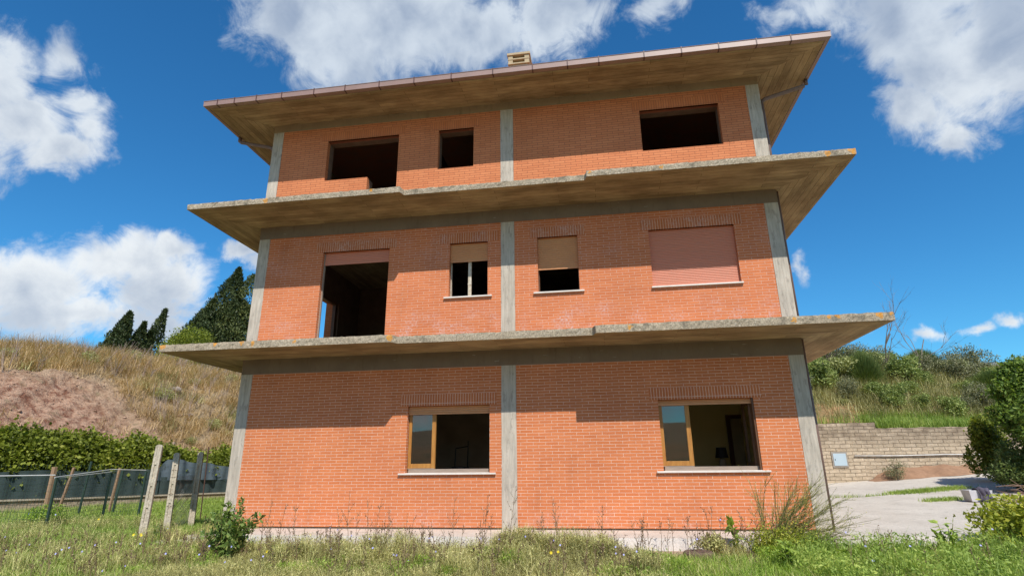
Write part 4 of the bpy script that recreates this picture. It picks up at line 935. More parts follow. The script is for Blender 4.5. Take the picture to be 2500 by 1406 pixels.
M['straw'] = leaf_mat('straw_grass', [(0.0, (0.238, 0.156, 0.079)), (0.4, (0.476, 0.334, 0.172)), (0.75, (0.666, 0.489, 0.257)), (1.0, (0.850, 0.667, 0.415))], trans=.2, patch=.5)
M['straw_green'] = leaf_mat('half_dry_grass', [(0.0, (0.188, 0.188, 0.075)), (0.5, (0.375, 0.356, 0.150)), (1.0, (0.675, 0.600, 0.300))], trans=.2, patch=.6)
M['ivy'] = leaf_mat('ivy_leaves', [(0.0, (0.076, 0.097, 0.015)), (0.45, (0.180, 0.220, 0.029)), (0.8, (0.303, 0.344, 0.046)), (1.0, (0.468, 0.454, 0.104))], trans=.35, patch=1.0)
M['cypress'] = leaf_mat('cypress_foliage', [(0.0, (0.018, 0.033, 0.012)), (0.5, (0.045, 0.068, 0.021)), (1.0, (0.105, 0.128, 0.042))], trans=.1, patch=.8)
M['conifer'] = leaf_mat('conifer_foliage', [(0.0, (0.032, 0.048, 0.016)), (0.5, (0.088, 0.112, 0.032)), (1.0, (0.192, 0.200, 0.056))], trans=.12, patch=.8)
M['olive_leaf'] = leaf_mat('grey_olive_leaves', [(0.0, (0.095, 0.104, 0.057)), (0.5, (0.209, 0.218, 0.114)), (1.0, (0.380, 0.361, 0.209))], trans=.15)
M['bush'] = leaf_mat('bush_leaves', [(0.0, (0.108, 0.156, 0.043)), (0.5, (0.240, 0.300, 0.084)), (1.0, (0.480, 0.528, 0.168))], trans=.25)
M['bush_pale'] = leaf_mat('pale_bush_leaves', [(0.0, (0.177, 0.203, 0.071)), (0.5, (0.380, 0.404, 0.154)), (1.0, (0.665, 0.665, 0.309))], trans=.25)
M['broom'] = leaf_mat('dark_broom', [(0.0, (0.054, 0.090, 0.027)), (0.5, (0.126, 0.180, 0.045)), (1.0, (0.234, 0.288, 0.090))], trans=.2)
M['tree_green'] = leaf_mat('fresh_tree_leaves', [(0.0, (0.053, 0.098, 0.018)), (0.5, (0.135, 0.225, 0.038)), (1.0, (0.330, 0.420, 0.090))], trans=.35)
M['tree_bronze'] = leaf_mat('bronze_tree_leaves', [(0.0, (0.080, 0.072, 0.024)), (0.5, (0.192, 0.184, 0.048)), (1.0, (0.384, 0.336, 0.112))], trans=.25)
M['yellow_leaf'] = leaf_mat('yellow_green_leaves', [(0.0, (0.150, 0.188, 0.025)), (0.5, (0.350, 0.388, 0.044)), (1.0, (0.600, 0.550, 0.088))], trans=.3)
M['sapling'] = leaf_mat('sapling_leaves', [(0.0, (0.075, 0.128, 0.030)), (0.6, (0.195, 0.285, 0.068)), (0.9, (0.360, 0.405, 0.120)), (1.0, (0.675, 0.375, 0.090))], trans=.3)
M['broad_weed'] = leaf_mat('broad_weed_leaves', [(0.0, (0.169, 0.250, 0.050)), (0.6, (0.338, 0.453, 0.090)), (1.0, (0.540, 0.594, 0.150))], trans=.3)
M['bark'] = plain_mat('grey_bark', (0.26, 0.21, 0.17), (0.17, 0.13, 0.10), .9, 9)
M['bark_dark'] = plain_mat('dark_bark', (0.11, 0.08, 0.06), (0.07, .05, .04), .9, 9)
M['stem'] = plain_mat('dry_stem', (0.13, 0.08, 0.045), (0.20, .14, .07), .8, 9)
M['stem_green'] = plain_mat('green_stem', (0.16, 0.17, 0.05), (0.24, .20, .08), .8, 9)
M['violet'] = plain_mat('chicory_petal', (0.36, 0.36, 0.72), (0.45, .45, .78), .7, 30)
M['yellow_petal'] = plain_mat('yellow_petal', (0.75, 0.58, 0.02), None, .7, 30)

def pts_rect(n, x0, x1, y0, y1, rng=RNG): return np.stack([rng.uniform(x0, x1, n), rng.uniform(y0, y1, n)], 1)
def on_ground(xy): return np.concatenate([xy, ground_h(xy[:, 0], xy[:, 1])[:, None] - .01], 1)
def off_bare(xy, keep=.04):      # the trodden bare soil patch before the house
    x, y = xy[:, 0], xy[:, 1]; inb = ((x - 3.0) / .85) ** 2 + ((y + 1.65) / .55) ** 2 < 1 + .3 * np.sin(x * 9) * np.cos(y * 8)
    return xy[~inb | (RNG.uniform(0, 1, len(xy)) < keep)]
def clump(xy, f, seed, thr):      # keep points where a smooth pattern is high, so cover comes in patches
    xy = off_bare(xy); v = lumps(xy[:, 0], xy[:, 1], f, seed) + RNG.normal(0, .25, len(xy)); return xy[v > thr]
def left_of_path(xy): return xy[((xy[:, 0] < -6.72) | (xy[:, 1] < -1.2))]
def inside_wall(xy): return xy[((xy[:, 0] - A0[0]) * NV[0] + (xy[:, 1] - A0[1]) * NV[1]) < -.05]

# field grass, left
xy = np.concatenate([pts_rect(80000, -12.5, -4.2, -4.6, 2.5), pts_rect(60000, -16, -5.9, -1, 12)]); xy = inside_wall(left_of_path(xy))
xy = clump(xy, 2.2, 1.0, -.55)
V, F, r = blades_arr(on_ground(xy), .17, .009, RNG, .5)
props(mesh_obj('grass', V, F, M['grass'], rnd=r), 'short bright green grass covering the field left of the house', kind='stuff')
# low leafy cover between the blades
xy = inside_wall(left_of_path(pts_rect(50000, -13, -3.8, -4.6, 9))); P = on_ground(xy); P[:, 2] += RNG.uniform(0, .10, len(P))
V, F, r = leaves_arr(P, .045, RNG, .6, .6); props(mesh_obj('clover', V, F, M['grass_lush'], rnd=r), 'low leafy clover growing through the field grass on the left', kind='stuff')
# dry brownish weeds in the left foreground and along the house
def weed_patch(cnt, x0, x1, y0, y1, h, seed, thr):
    xy = clump(pts_rect(cnt, x0, x1, y0, y1), 1.8, seed, thr); return on_ground(xy), h
PP = [weed_patch(26000, -11.5, -4.2, -4.6, -1.6, .24, 3.0, .05), weed_patch(80000, -4.6, 2.5, -4.6, -1.70, .21, 5.0, -.7), weed_patch(9000, 2.2, 4.0, -2.2, -1.3, .22, 6.0, .35), weed_patch(22000, 2.2, 9.5, -5.0, -2.3, .24, 9.0, -.2)]
arr = merge([blades_arr(p, h, .006, RNG, .8) for p, h in PP]); props(mesh_obj('weeds', arr[0], arr[1], M['weed'], rnd=arr[2]), 'tangled olive and brown weeds along the front of the house', kind='stuff')
P = on_ground(clump(pts_rect(60000, -4.6, 2.4, -4.6, -1.75), 1.8, 5.0, -.6)); P[:, 2] += RNG.uniform(.02, .17, len(P)) 
V, F, r = leaves_arr(P, .026, RNG, .4, .2); props(mesh_obj('weed_leaves', V, F, M['weed'], rnd=r), 'small dull leaves of the weeds before the brick wall', kind='stuff')
def weed_clumps(spots, label, name, mat, leafsz, hmin, hmax, blades, seed):
    rng = np.random.default_rng(seed); A = []
    for (x, y) in spots:
        if 2.15 < x < 3.85 and y > -2.2: continue
        H_ = rng.uniform(hmin, hmax); n = int(blades * rng.uniform(.6, 1.4)); z0_ = float(ground_h(x, y)); w_ = rng.uniform(.10, .24)
        xy = rng.normal(0, w_ * .5, (n, 2)) + (x, y); P = np.concatenate([xy, np.full((n, 1), z0_)], 1)
        A.append(blades_arr(P, H_, .006, rng, .55))
        m_ = int(n * 1.3); Pl = np.concatenate([rng.normal(0, w_ * .6, (m_, 2)) + (x, y), z0_ + rng.uniform(.05, 1, (m_, 1)) * H_ * .85], 1); Vl, Fl, rl = leaves_arr(Pl, leafsz, rng, .35, .2, out=np.array([0, 0, .5]))
        Fl = np.concatenate([Fl[:, [0, 1, 2]], Fl[:, [0, 2, 3]]]); A.append((Vl, Fl, rl))
    a_ = merge(A); props(mesh_obj(name, a_[0], a_[1], M[mat], rnd=a_[2]), label, kind='stuff')
rgw = np.random.default_rng(31)
weed_clumps([(rgw.uniform(-4.6, 2.6), -1.85 - abs(rgw.normal(0, .9))) for _ in range(130)] + [(rgw.uniform(.2, 2.0), rgw.uniform(-1.75, -1.3)) for _ in range(34)], 'ragged olive weed clumps along the front of the house', 'weed_clumps', 'weed', .035, .20, .44, 150, 1)
weed_clumps([(rgw.uniform(-4.6, 5.0), rgw.uniform(-3.8, -1.9)) for _ in range(38)], 'fresh green tufts among the dry weeds in the foreground', 'green_tufts', 'grass_lush', .045, .15, .30, 150, 2)
weed_clumps([(rgw.uniform(-11.0, -4.4), rgw.uniform(-4.2, 1.5)) for _ in range(110)], 'brownish weed clumps scattered in the left field', 'brown_weeds', 'weed', .03, .18, .38, 90, 3)
weed_clumps([(rgw.uniform(4.4, 8.4), rgw.uniform(-3.8, -1.3)) for _ in range(90)], 'tall leafy green weeds by the driveway edge', 'tall_weeds', 'broad_weed', .05, .22, .48, 90, 4)
# lush grass, right foreground
xy = np.concatenate([pts_rect(70000, 4.2, 11.5, -4.5, -1.1), pts_rect(14000, 2.3, 4.4, -4.5, -2.1)])
V, F, r = blades_arr(on_ground(clump(xy, 2.0, 2.0, -.7)), .20, .009, RNG, .55); props(mesh_obj('lush_grass', V, F, M['grass_lush'], rnd=r), 'lush bright green grass at the edge of the driveway', kind='stuff')
P = on_ground(clump(pts_rect(36000, 4.4, 11.0, -4.2, -1.15), 1.5, 7.0, -.2)); P[:, 2] += RNG.uniform(.02, .30, len(P)); V, F, r = leaves_arr(P, .05, RNG, .35, .3); props(mesh_obj('leafy_weeds', V, F, M['broad_weed'], rnd=r), 'leafy green weeds rising from the lush grass on the right', kind='stuff')

# chicory: branching dry stems with seed knots, a few blue flowers
def chicory(spots, hs, rng):
    b = MB(); fl = []; kn = []
    for (x, y), h in zip(spots, hs):
        z0_ = float(ground_h(x, y)); a = rng.uniform(0, 6.28); ln = rng.uniform(.03, .22)
        top = Vector((x + math.cos(a) * ln * h, y + math.sin(a) * ln * h, z0_ + h)); base = Vector((x, y, z0_)); mid = (base + top) / 2 + Vector((rng.uniform(-.03, .03), 0, 0))
        b.tube([base, mid, top], [.0050, .0038, .0022], 3, cap=False)
        for k in range(int(3 + h * 6)):
            f = rng.uniform(.25, .95); p = base.lerp(mid, f * 2) if f < .5 else mid.lerp(top, f * 2 - 1); aa = rng.uniform(0, 6.28); l_ = rng.uniform(.06, .26) * h * (1.2 - f)+.03
            q = p + Vector((math.cos(aa) * l_ * .7, math.sin(aa) * l_ * .7, l_)); b.tube([p, q], [.0030, .0018], 3, cap=False)
            for g in np.linspace(.3, 1, 4): kn.append(p.lerp(q, float(g)))
            if rng.uniform() < .012: fl.append(q)
        for g in np.linspace(.4, 1, 6): kn.append(base.lerp(top, float(g)))
    return b, fl, kn
rg = np.random.default_rng(5)
spots = [(rg.uniform(-4.4, 2.6), rg.uniform(-3.6, -1.25)) for _ in range(210)] + [(rg.uniform(2.4, 4.4), rg.uniform(-1.9, -1.25)) for _ in range(26)] + [(rg.uniform(-11, -4.5), rg.uniform(-4.2, -1.6)) for _ in range(190)] + [(rg.uniform(5, 9), rg.uniform(-3.6, -1.4)) for _ in range(50)]
hs = [rg.uniform(.22, .5) if rg.uniform() < .85 else rg.uniform(.5, .85) for _ in range(210)] + [rg.uniform(.35, .7) for _ in range(26)] + [rg.uniform(.2, .5) for _ in range(190)] + [rg.uniform(.25, .5) for _ in range(50)]
b, fl, kn = chicory(spots, hs, rg)
for (x_, y_, h_) in ((-2.4, -1.5, .95), (-1.95, -1.5, .8), (-.6, -1.4, .85), (-.1, -1.5, .9), (.3, -1.5, 1.0), (1.15, -1.5, .85), (1.8, -1.4, .7), (-3.4, -1.6, .75)):
    b2, f2, k2 = chicory([(x_, y_)], [h_], rg); o_ = len(b.v); b.v += b2.v; b.f += [tuple(i + o_ for i in f) for f in b2.f]; b.m += b2.m; kn += k2
props(b.build('chicory_stems', M['stem']), 'thin branching dry stems of chicory rising against the bricks', kind='stuff')
V, F, r = leaves_arr(np.array([tuple(k) for k in kn]), .020, rg, .7, 0); props(mesh_obj('seed_heads', V, F, M['weed_brown'], rnd=r), 'tiny brown seed heads along the dry stems', kind='stuff')
def flowers(P, rad, mat, name, label, rng):
    V = []; F = []
    for p in P:
        nr = Vector((rng.uniform(-.5, .5), -1 + rng.uniform(-.3, .3), rng.uniform(.2, 1))).normalized(); u = nr.orthogonal().normalized(); v = nr.cross(u); c = Vector(p); k0 = len(V); V.append(tuple(c))
        for k in range(16):
            a = 2 * math.pi * k / 16; rr = rad * (1.0 if k % 2 == 0 else .55); V.append(tuple(c + (u * math.cos(a) + v * math.sin(a)) * rr + nr * (.3 * rr)))
        for k in range(16): F.append((k0, k0 + 1 + k, k0 + 1 + (k + 1) % 16))
    props(mesh_obj(name, V, np.array(F), M[mat]), label, kind='stuff')
FP = [tuple(p) for p in fl] + [(x, y, float(ground_h(x, y)) + rg.uniform(.15, .42)) for x, y in [(rg.uniform(-4.5, 2.5), rg.uniform(-3.6, -1.6)) for _ in range(22)] + [(rg.uniform(-10.5, -4.5), rg.uniform(-4, 0)) for _ in range(26)] + [(rg.uniform(5, 9.5), rg.uniform(-3.5, -1.6)) for _ in range(16)]]
FP = [p for p in FP if not (p[0] > -6.7 and p[1] > -1.2)]
flowers(FP, .017, 'violet', 'blue_flowers', 'pale violet blue chicory flowers dotted through the weeds', rg)
flowers([(rg.uniform(-10, 9), rg.uniform(-3.8, -1.9), 0) for _ in range(0)] + [(x, y, float(ground_h(x, y)) + .25) for x, y in ((1.15, -2.75), (1.25, -2.7), (-6.3, -1.6), (-6.2, -1.7), (-6.4, -1.65), (-3.0, -3.0), (-9, .3))], .028, 'yellow_petal', 'yellow_flowers', 'few small yellow flowers low in the grass', rg)

# ------------------------------------------------------------------ hillside cover, left
def hill_pts_left(n, s0, s1, t0, t1):
    S = RNG.uniform(s0, s1, n); T = RNG.uniform(t0, t1, n); x = A0[0] + NV[0] * S + TV[0] * T; y = A0[1] + NV[1] * S + TV[1] * T
    return np.stack([x, y, hill_left_h(S, T) - .02], 1), S, T
P, S, T = hill_pts_left(9000, 3.0, 20, -9, 34)
bare = (S < 8.2 + .8 * np.sin(T * .7)) & (T < 7.2 - (S - 3) * .15); keep = (~bare | (RNG.uniform(0, 1, len(S)) < .035)) & ((lumps(S * 1.3, T * 1.1, 1, 2) > -.5) | (S > 9)); P, S, T = P[keep], S[keep], T[keep]
k = 26; PB = np.repeat(P, k, 0) + np.concatenate([RNG.normal(0, .16, (len(P) * k, 2)), np.zeros((len(P) * k, 1))], 1)
hh_ = np.repeat(RNG.uniform(.35, .95, len(P)) * np.where(S > 8, 1.15, .85), k)
V, F, r = blades_arr(PB, hh_, .014, RNG, .95, wind=(.10, 0)); r = np.clip(r * .6 + np.repeat(RNG.uniform(0, .4, len(P)), k * 5), 0, 1)
props(mesh_obj('dry_grass', V, F, M['straw'], rnd=r), 'tall straw coloured dry grass covering the left hillside', kind='stuff')
P, S, T = hill_pts_left(2600, 3.5, 17, -8, 34); keep = ~((S < 8.2) & (T < 7.0)) & (lumps(S, T, .9, 7) > .15); P = P[keep]
PB = np.repeat(P, 30, 0) + np.concatenate([RNG.normal(0, .2, (len(P) * 30, 2)), np.zeros((len(P) * 30, 1))], 1)
V, F, r = blades_arr(PB, .55, .02, RNG, .8); props(mesh_obj('green_grass_tufts', V, F, M['straw_green'], rnd=r), 'half green tufts scattered over the left hillside', kind='stuff')
# purple-brown twiggy stems along the crest
b = MB(); rg = np.random.default_rng(8)
for _ in range(620):
    s_ = rg.uniform(4, 13); t_ = rg.uniform(-6, 26)
    if s_ < 8 and t_ < 7: continue
    x, y, _z = L(s_, t_, 0); z_ = float(hill_left_h(s_, t_)); h = rg.uniform(.5, 1.25); a = rg.uniform(0, 6.28)
    for q in range(5):
        aa = a + rg.uniform(-1.5, 1.5); l_ = rg.uniform(.15, .5) * h; p0 = Vector((x, y, z_)); p1 = p0 + Vector((math.cos(aa) * l_ * .4, math.sin(aa) * l_ * .4, h * .55)); p2 = p0 + Vector((math.cos(aa) * l_ + .12, math.sin(aa) * l_, h * rg.uniform(.8, 1.1)))
        b.tube([p0, p1, p2], [.010, .007, .004], 3, cap=False)
props(b.build('dry_stalks', plain_mat('mauve_stalks', (0.30, 0.22, 0.19), (0.38, .30, .24), .9, 5)), 'mauve grey dead stalks along the crest of the left hillside', kind='stuff')
def rubble():
    rng = np.random.default_rng(66); ico = np.array([(0, 0, 1), (.9, 0, .2), (.2, .9, .1), (-.8, .4, .2), (-.5, -.8, .1), (.5, -.8, .2), (0, 0, -.7)]); fc = np.array([(0, 1, 2), (0, 2, 3), (0, 3, 4), (0, 4, 5), (0, 5, 1), (6, 2, 1), (6, 3, 2), (6, 4, 3), (6, 5, 4), (6, 1, 5)])
    Vs = []; Fs = []; Rs = []
    for k in range(900):
        s_ = rng.uniform(2.6, 9.5); t_ = rng.uniform(-9, 9.5 if k % 3 else 16); x, y, _z = L(s_, t_, 0); r_ = rng.uniform(.015, .06) * (1 if rng.uniform() < .93 else 2.2)
        Vs.append((ico * rng.uniform(.6, 1.3, ico.shape)) * r_ * np.array([1.2, 1.2, .8]) + (x, y, float(hill_left_h(s_, t_)) + r_ * .3)); Fs.append(fc + 7 * k)
    props(mesh_obj('rubble', np.concatenate(Vs), np.concatenate(Fs), M['rock_soil']), 'small clods and stones strewn over the bare earth of the left slope', kind='stuff')
M['rock_soil'] = plain_mat('soil_clods', (0.50, 0.35, 0.26), (0.30, .17, .11), .95, 1.2, bumps=.6)
rubble()
# scattered green scrub on the left slope
def left_scrub():
    rng = np.random.default_rng(55); g_ = 'scrub clumps on the left slope'; lb = 'low green scrub clump, one of several in the dry grass of the left slope'; first = None
    for (s_, t_) in ((9.6, 1.0), (10.4, 4.0), (8.8, 6.6), (6.6, 9.0), (4.6, 10.6), (8.2, 12.0), (10.2, 9.6), (5.6, 13.4), (3.6, 8.6), (9.4, 15.5), (10.6, -1.5)):
        x, y, _z = L(s_, t_, 0); loc = (x, y, float(hill_left_h(s_, t_)) - .1); sc = rng.uniform(.6, 1.15)
        if first is None: first = shrub('scrub', loc, 1.3, .9, 1700, .07, 'bush_pale', lb, group=g_, seed=56, aspect=.4, up=.1); first.scale = (sc, sc, sc)
        else: copy_tree(first, loc, (sc, sc * rng.uniform(.7, 1.1)), rng.uniform(0, 6.28), lb, g_)
# ivy hedge
def ivy():
    n = 60000; T = RNG.uniform(-9, 14, n); a = RNG.uniform(-.35, 1, n)
    top = np.interp(T, [-9, -2, .8, 2.0, 3.2, 4.4, 5.6, 7.0, 8.0, 9.0, 11, 14], [2.1, 2.2, 2.2, 2.2, 2.0, 2.15, 1.85, 1.5, 1.8, 1.66, 1.55, 1.5]) + .06 * np.sin(T * 3.1) + .05 * np.sin(T * 7.7 + 1) + .10 * RNG.uniform(0, 1, n) ** 6 * 3
    ang = RNG.uniform(-.25, 1.0, n) * np.pi / 1.6
    rr = 1 + RNG.normal(0, .07, n) + .10 * lumps(T * 2.2, ang * 3, 1.6, 3)
    S = 1.05 - .85 * np.cos(ang) * rr * np.where(ang < 0, 1.0, 1); Z = 1.0 + (top - 1.0) * np.sin(ang) * rr
    x = A0[0] + NV[0] * S + TV[0] * T; y = A0[1] + NV[1] * S + TV[1] * T
    P = np.stack([x, y, Z], 1); V, F, r = leaves_arr(P, .115, RNG, .8, .25, out=np.array([.5, -.3, .1]), droop=.2)
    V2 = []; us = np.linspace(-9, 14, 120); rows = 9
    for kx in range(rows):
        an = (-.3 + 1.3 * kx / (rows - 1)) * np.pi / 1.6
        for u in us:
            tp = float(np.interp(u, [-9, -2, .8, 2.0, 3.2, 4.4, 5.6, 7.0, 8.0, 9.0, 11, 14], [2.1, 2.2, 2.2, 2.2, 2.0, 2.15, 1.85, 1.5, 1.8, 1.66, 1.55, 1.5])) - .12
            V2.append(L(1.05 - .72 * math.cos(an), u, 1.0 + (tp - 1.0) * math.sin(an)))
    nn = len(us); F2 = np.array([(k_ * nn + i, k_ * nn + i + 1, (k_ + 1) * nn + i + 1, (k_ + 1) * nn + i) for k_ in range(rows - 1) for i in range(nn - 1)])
    hd = empty('ivy_hedge', L(1, 2, 0.5), 'thick yellow green ivy hedge spilling over the dark screen fence', 'hedge')
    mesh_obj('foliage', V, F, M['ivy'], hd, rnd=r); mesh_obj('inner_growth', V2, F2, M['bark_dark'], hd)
ivy()

# ------------------------------------------------------------------ shrubs and trees
def crown_points(n, rng, lobes):
    """lobes: list of (centre, radii); points near the surface of each lobe, uneven"""
    out = []; w = np.array([l[1][0] * l[1][2] for l in lobes]); w = w / w.sum()
    for (c, rad), ww in zip(lobes, w):
        m = int(n * ww) + 1; d = unit(rng.normal(size=(m, 3))); rr = rng.uniform(.35, 1.0, m) ** .5 * (1 + .35 * (rng.uniform(0, 1, m) > .93) * rng.uniform(0, 1, m)) * (1 + .18 * np.sin(d[:, 0] * 5 + c[0] * 3) * np.cos(d[:, 2] * 6 + c[1]))
        out.append(np.array(c) + d * np.array(rad) * rr[:, None])
    return np.concatenate(out)
def random_lobes(rng, W_, H_, n):
    L_ = []
    for _ in range(n):
        a = rng.uniform(0, 6.28); f = rng.uniform(0, .62) * W_ / 2; h = rng.uniform(.25, .78) * H_; r_ = rng.uniform(.18, .34) * W_
        L_.append(((math.cos(a) * f, math.sin(a) * f, h), (r_, r_, r_ * rng.uniform(.7, 1.1) * H_ / W_ * 1.0)))
    return L_
def limbs(b, rng, H_, W_, r0, n=6, base_z=-.1):
    b.tube([(0, 0, base_z), (rng.uniform(-.03, .03) * H_, 0, H_ * .3), (rng.uniform(-.06, .06) * H_, 0, H_ * .6)], [r0, r0 * .75, r0 * .4], 8)
    for k in range(n):
        a = rng.uniform(0, 6.28); z_ = H_ * rng.uniform(.12, .5); l_ = W_ * rng.uniform(.2, .4)
        b.tube([(0, 0, z_), (math.cos(a) * l_ * .5, math.sin(a) * l_ * .5, z_ + H_ * .15), (math.cos(a) * l_, math.sin(a) * l_, z_ + H_ * rng.uniform(.2, .35))], [r0 * .5, r0 * .32, r0 * .12], 5)
def shrub(name, loc, W_, H_, n, leaf, mat, label, cat='shrub', group=None, seed=1, aspect=.5, nl=9, up=.2, stem='bark_dark', lobes=None, trunk_r=None):
    rng = np.random.default_rng(seed); root = empty(name, loc, label, cat, group)
    P = crown_points(n, rng, lobes or random_lobes(rng, W_, H_, nl)); P = P[P[:, 2] > -.05]
    V, F, r = leaves_arr(P, leaf, rng, aspect, up); o = mesh_obj('foliage' if 'tree' not in name else 'crown', V, F, M[mat], rnd=r); o.parent = root
    b = MB(); limbs(b, rng, H_, W_, trunk_r or .03 * H_); o2 = b.build('stem' if 'tree' not in name else 'trunk', M[stem]); o2.parent = root
    return root
def copy_tree(root, loc, sc, rz, label=None, group=None):
    c = root.copy(); COL.objects.link(c); c.location = loc; c.scale = (sc[0], sc[0], sc[1]); c.rotation_euler = (0, 0, rz)
    if label: c['label'] = label
    if group: c['group'] = group
    for ch in list(root.children):
        k_ = ch.copy(); COL.objects.link(k_); k_.parent = c
    return c
def cypress(loc, H_, Rr, n, leaf, lean, label, seed, mat='cypress', tops=1):
    rng = np.random.default_rng(seed); root = empty('cypress_tree', loc, label, 'tree', 'evergreens on the left hilltop'); P = []
    for q in range(tops):
        hq = H_ * (1 if q == 0 else rng.uniform(.66, .88)); ox = 0 if q == 0 else -rng.uniform(.2, .55) * Rr * 1.6; oy = 0 if q == 0 else rng.uniform(-.4, .4) * Rr; m = int(n / tops)
        z = rng.uniform(0, 1, m) ** 1.15; a = rng.uniform(0, 6.28, m)
        prof = np.clip(1 - z, 0, 1) ** (.5 if mat == 'conifer' else .9) * (1 - .6 * np.exp(-z * 9)) * (1 + .22 * np.sin(a * 5 + z * 17) + .12 * np.sin(z * 40 + a * 3)) * (1 if q == 0 else .75)
        rr = prof * Rr * rng.uniform(.55, 1.06, m) ** .5 + .04
        P.append(np.stack([ox * (1 - z * .5) + rr * np.cos(a) + lean * hq * z ** 1.8 + Rr * .55 * z, oy + rr * np.sin(a), z * hq], 1))
    P = np.concatenate(P); V, F, r = leaves_arr(P, leaf, rng, .42, 0, out=np.array([.3, 0, 1.1])); o = mesh_obj('crown', V, F, M[mat], rnd=r); o.parent = root
    b = MB(); b.tube([(0, 0, -1.0), (0, 0, H_ * .4), (lean * H_ * .6, 0, H_ * .8)], [.22, .15, .04], 8); o = b.build('trunk', M['bark_dark']); o.parent = root
def hz_left(x, y):
    s = (x - A0[0]) * NV[0] + (y - A0[1]) * NV[1]; t_ = (x - A0[0]) * TV[0] + (y - A0[1]) * TV[1]; return float(hill_left_h(s, t_))
for (x, y, H_, Rr, n, lf, ln, lb, sd, mt, tp) in (
    (-29.8, 29.6, 10.4, 3.7, 40000, .19, .02, 'tall pointed dark cypress, tallest tree on the hill beside the house', 2, 'cypress', 3),
    (-29.0, 31.2, 10.0, 4.4, 34000, .20, .0, 'broad dark conifer half hidden behind the left edge of the house', 3, 'conifer', 3),
    (-40.2, 30.9, 6.6, 2.3, 14000, .22, .05, 'leftmost of the three small cypresses standing in a row on the hill', 4, 'cypress', 2),
    (-39.8, 32.6, 6.4, 1.8, 9000, .22, .04, 'slim middle one of the three small cypresses on the hill', 5, 'cypress', 2),
    (-39.4, 33.9, 8.0, 1.9, 12000, .22, .07, 'rightmost and tallest of the three small cypresses, wind bent tip', 6, 'cypress', 3)):
    cypress((x, y, hz_left(x, y) - .2), H_ * 1.0, Rr * .9, int(n * 1.6), lf, ln, lb, sd, mt, tp)
def lshrub(px, name, W_, H_, n, leaf, mat, label, seed, **kw):
    s_, t_ = px; x, y, _ = L(s_, t_, 0); return shrub(name, (x, y, float(hill_left_h(s_, t_)) - .1), W_, H_, n, leaf, mat, label, seed=seed, **kw)
lshrub((17, 17.8), 'round_shrub', 4.6, 3.9, 12000, .14, 'ivy', 'round yellow green bush below the small cypresses on the hill crest', 21)
lshrub((18, 21.3), 'dark_shrub', 3.2, 3.4, 6500, .16, 'bark_dark_leaf' if 'bark_dark_leaf' in M else 'cypress', 'dark purplish bush between the yellow green bush and the tall cypress', 22)
lshrub((16.5, 26.3), 'olive_shrub', 5.0, 4.6, 12000, .13, 'olive_leaf', 'grey green olive like bush in front of the broad conifer by the house', 23, aspect=.3)
lshrub((14, 34), 'olive_shrub', 5.0, 5.2, 8000, .16, 'bush', 'green bushy tree seen through the open doorways of the middle floor', 24)

left_scrub()
# right slope: shrubs crowding above the block wall
proto = []
for i, (mt, lf, asp) in enumerate((('bush', .11, .5), ('bush_pale', .10, .45), ('olive_leaf', .10, .35))):
    o = shrub('slope_shrub', (200 + i * 6, 300, 0), 2.0, 1.6, 3800, lf, mt, 'tmp', seed=40 + i, aspect=asp, nl=8); proto.append(o)
rg = np.random.default_rng(77); used = set(); GL = 'shrubs crowding the right hillside'
labs = ['dull green leafy shrub among many on the slope above the tan block wall', 'pale green loose shrub among many on the slope above the tan block wall', 'grey green narrow leaved shrub among many on the slope above the tan block wall']
cnt = 0
for row, (y0_, s0_) in enumerate(((14.2, .62), (15.4, .75), (16.7, .85), (18.2, .85), (20.0, .85), (22.2, .9))):
    x = 6.5 + rg.uniform(0, 1) + row * .4
    while x < 17.5 + row * 2.6:
        k_ = int(rg.integers(0, 3)); y = y0_ + rg.uniform(-.6, .6); sc = s0_ * rg.uniform(.75, 1.4)
        if row == 5 and x > 18: break
        if row == 4 and x > 18.5: sc *= .6
        if row == 0 and x < 13.6: sc *= .5; y += 1.1
        loc = (x, y, float(hill_back_h(x, y)) - .15); lb = labs[k_]
        if k_ not in used: used.add(k_); r_ = proto[k_]; r_.location = loc; r_.scale = (sc, sc, sc * rg.uniform(.8, 1.15)); r_['label'] = lb; r_['group'] = GL
        else: copy_tree(proto[k_], loc, (sc, sc * rg.uniform(.8, 1.15)), rg.uniform(0, 6.28), lb, GL)
        x += rg.uniform(1.0, 1.9) * s0_; cnt += 1
def dome_broom(loc, W_, H_, n, label, seed, mat='broom', cat='shrub'):
    rng = np.random.default_rng(seed); root = empty('broom_shrub', loc, label, cat)
    a = rng.uniform(0, 6.28, n); e = rng.uniform(.1, 1.57, n); d = np.stack([np.cos(a) * np.cos(e) * W_ / 2, np.sin(a) * np.cos(e) * W_ / 2, np.sin(e) * H_], 1)
    b0 = d * rng.uniform(.25, .8, (n, 1)); tp = d * rng.uniform(.85, 1.12, (n, 1)); s = unit(np.cross(d, rng.normal(size=(n, 3)))) * .007 * W_ / 2
    V = np.stack([b0 - s, b0 + s, tp], 1).reshape(-1, 3); F = np.arange(3 * n).reshape(n, 3); o = mesh_obj('foliage', V, F, M[mat], rnd=np.repeat(rng.uniform(0, 1, n), 3)); o.parent = root
    b = MB(); 
    for k in range(9): 
        q = d[k] * .5; b.tube([(0, 0, -.1), tuple(q)], [.03, .012], 5)
    o = b.build('stem', M['bark_dark']); o.parent = root
dome_broom((17.9, 19.2, float(hill_back_h(17.9, 19.2)) - .5), 2.6, 1.8, 26000, 'large dark green dome shaped broom on the right skyline under the bare tree', 51)
dome_broom((14.1, 16.8, float(hill_back_h(14.1, 16.8)) - .2), 2.0, 1.7, 7000, 'dark green broom in the middle of the right slope', 52)
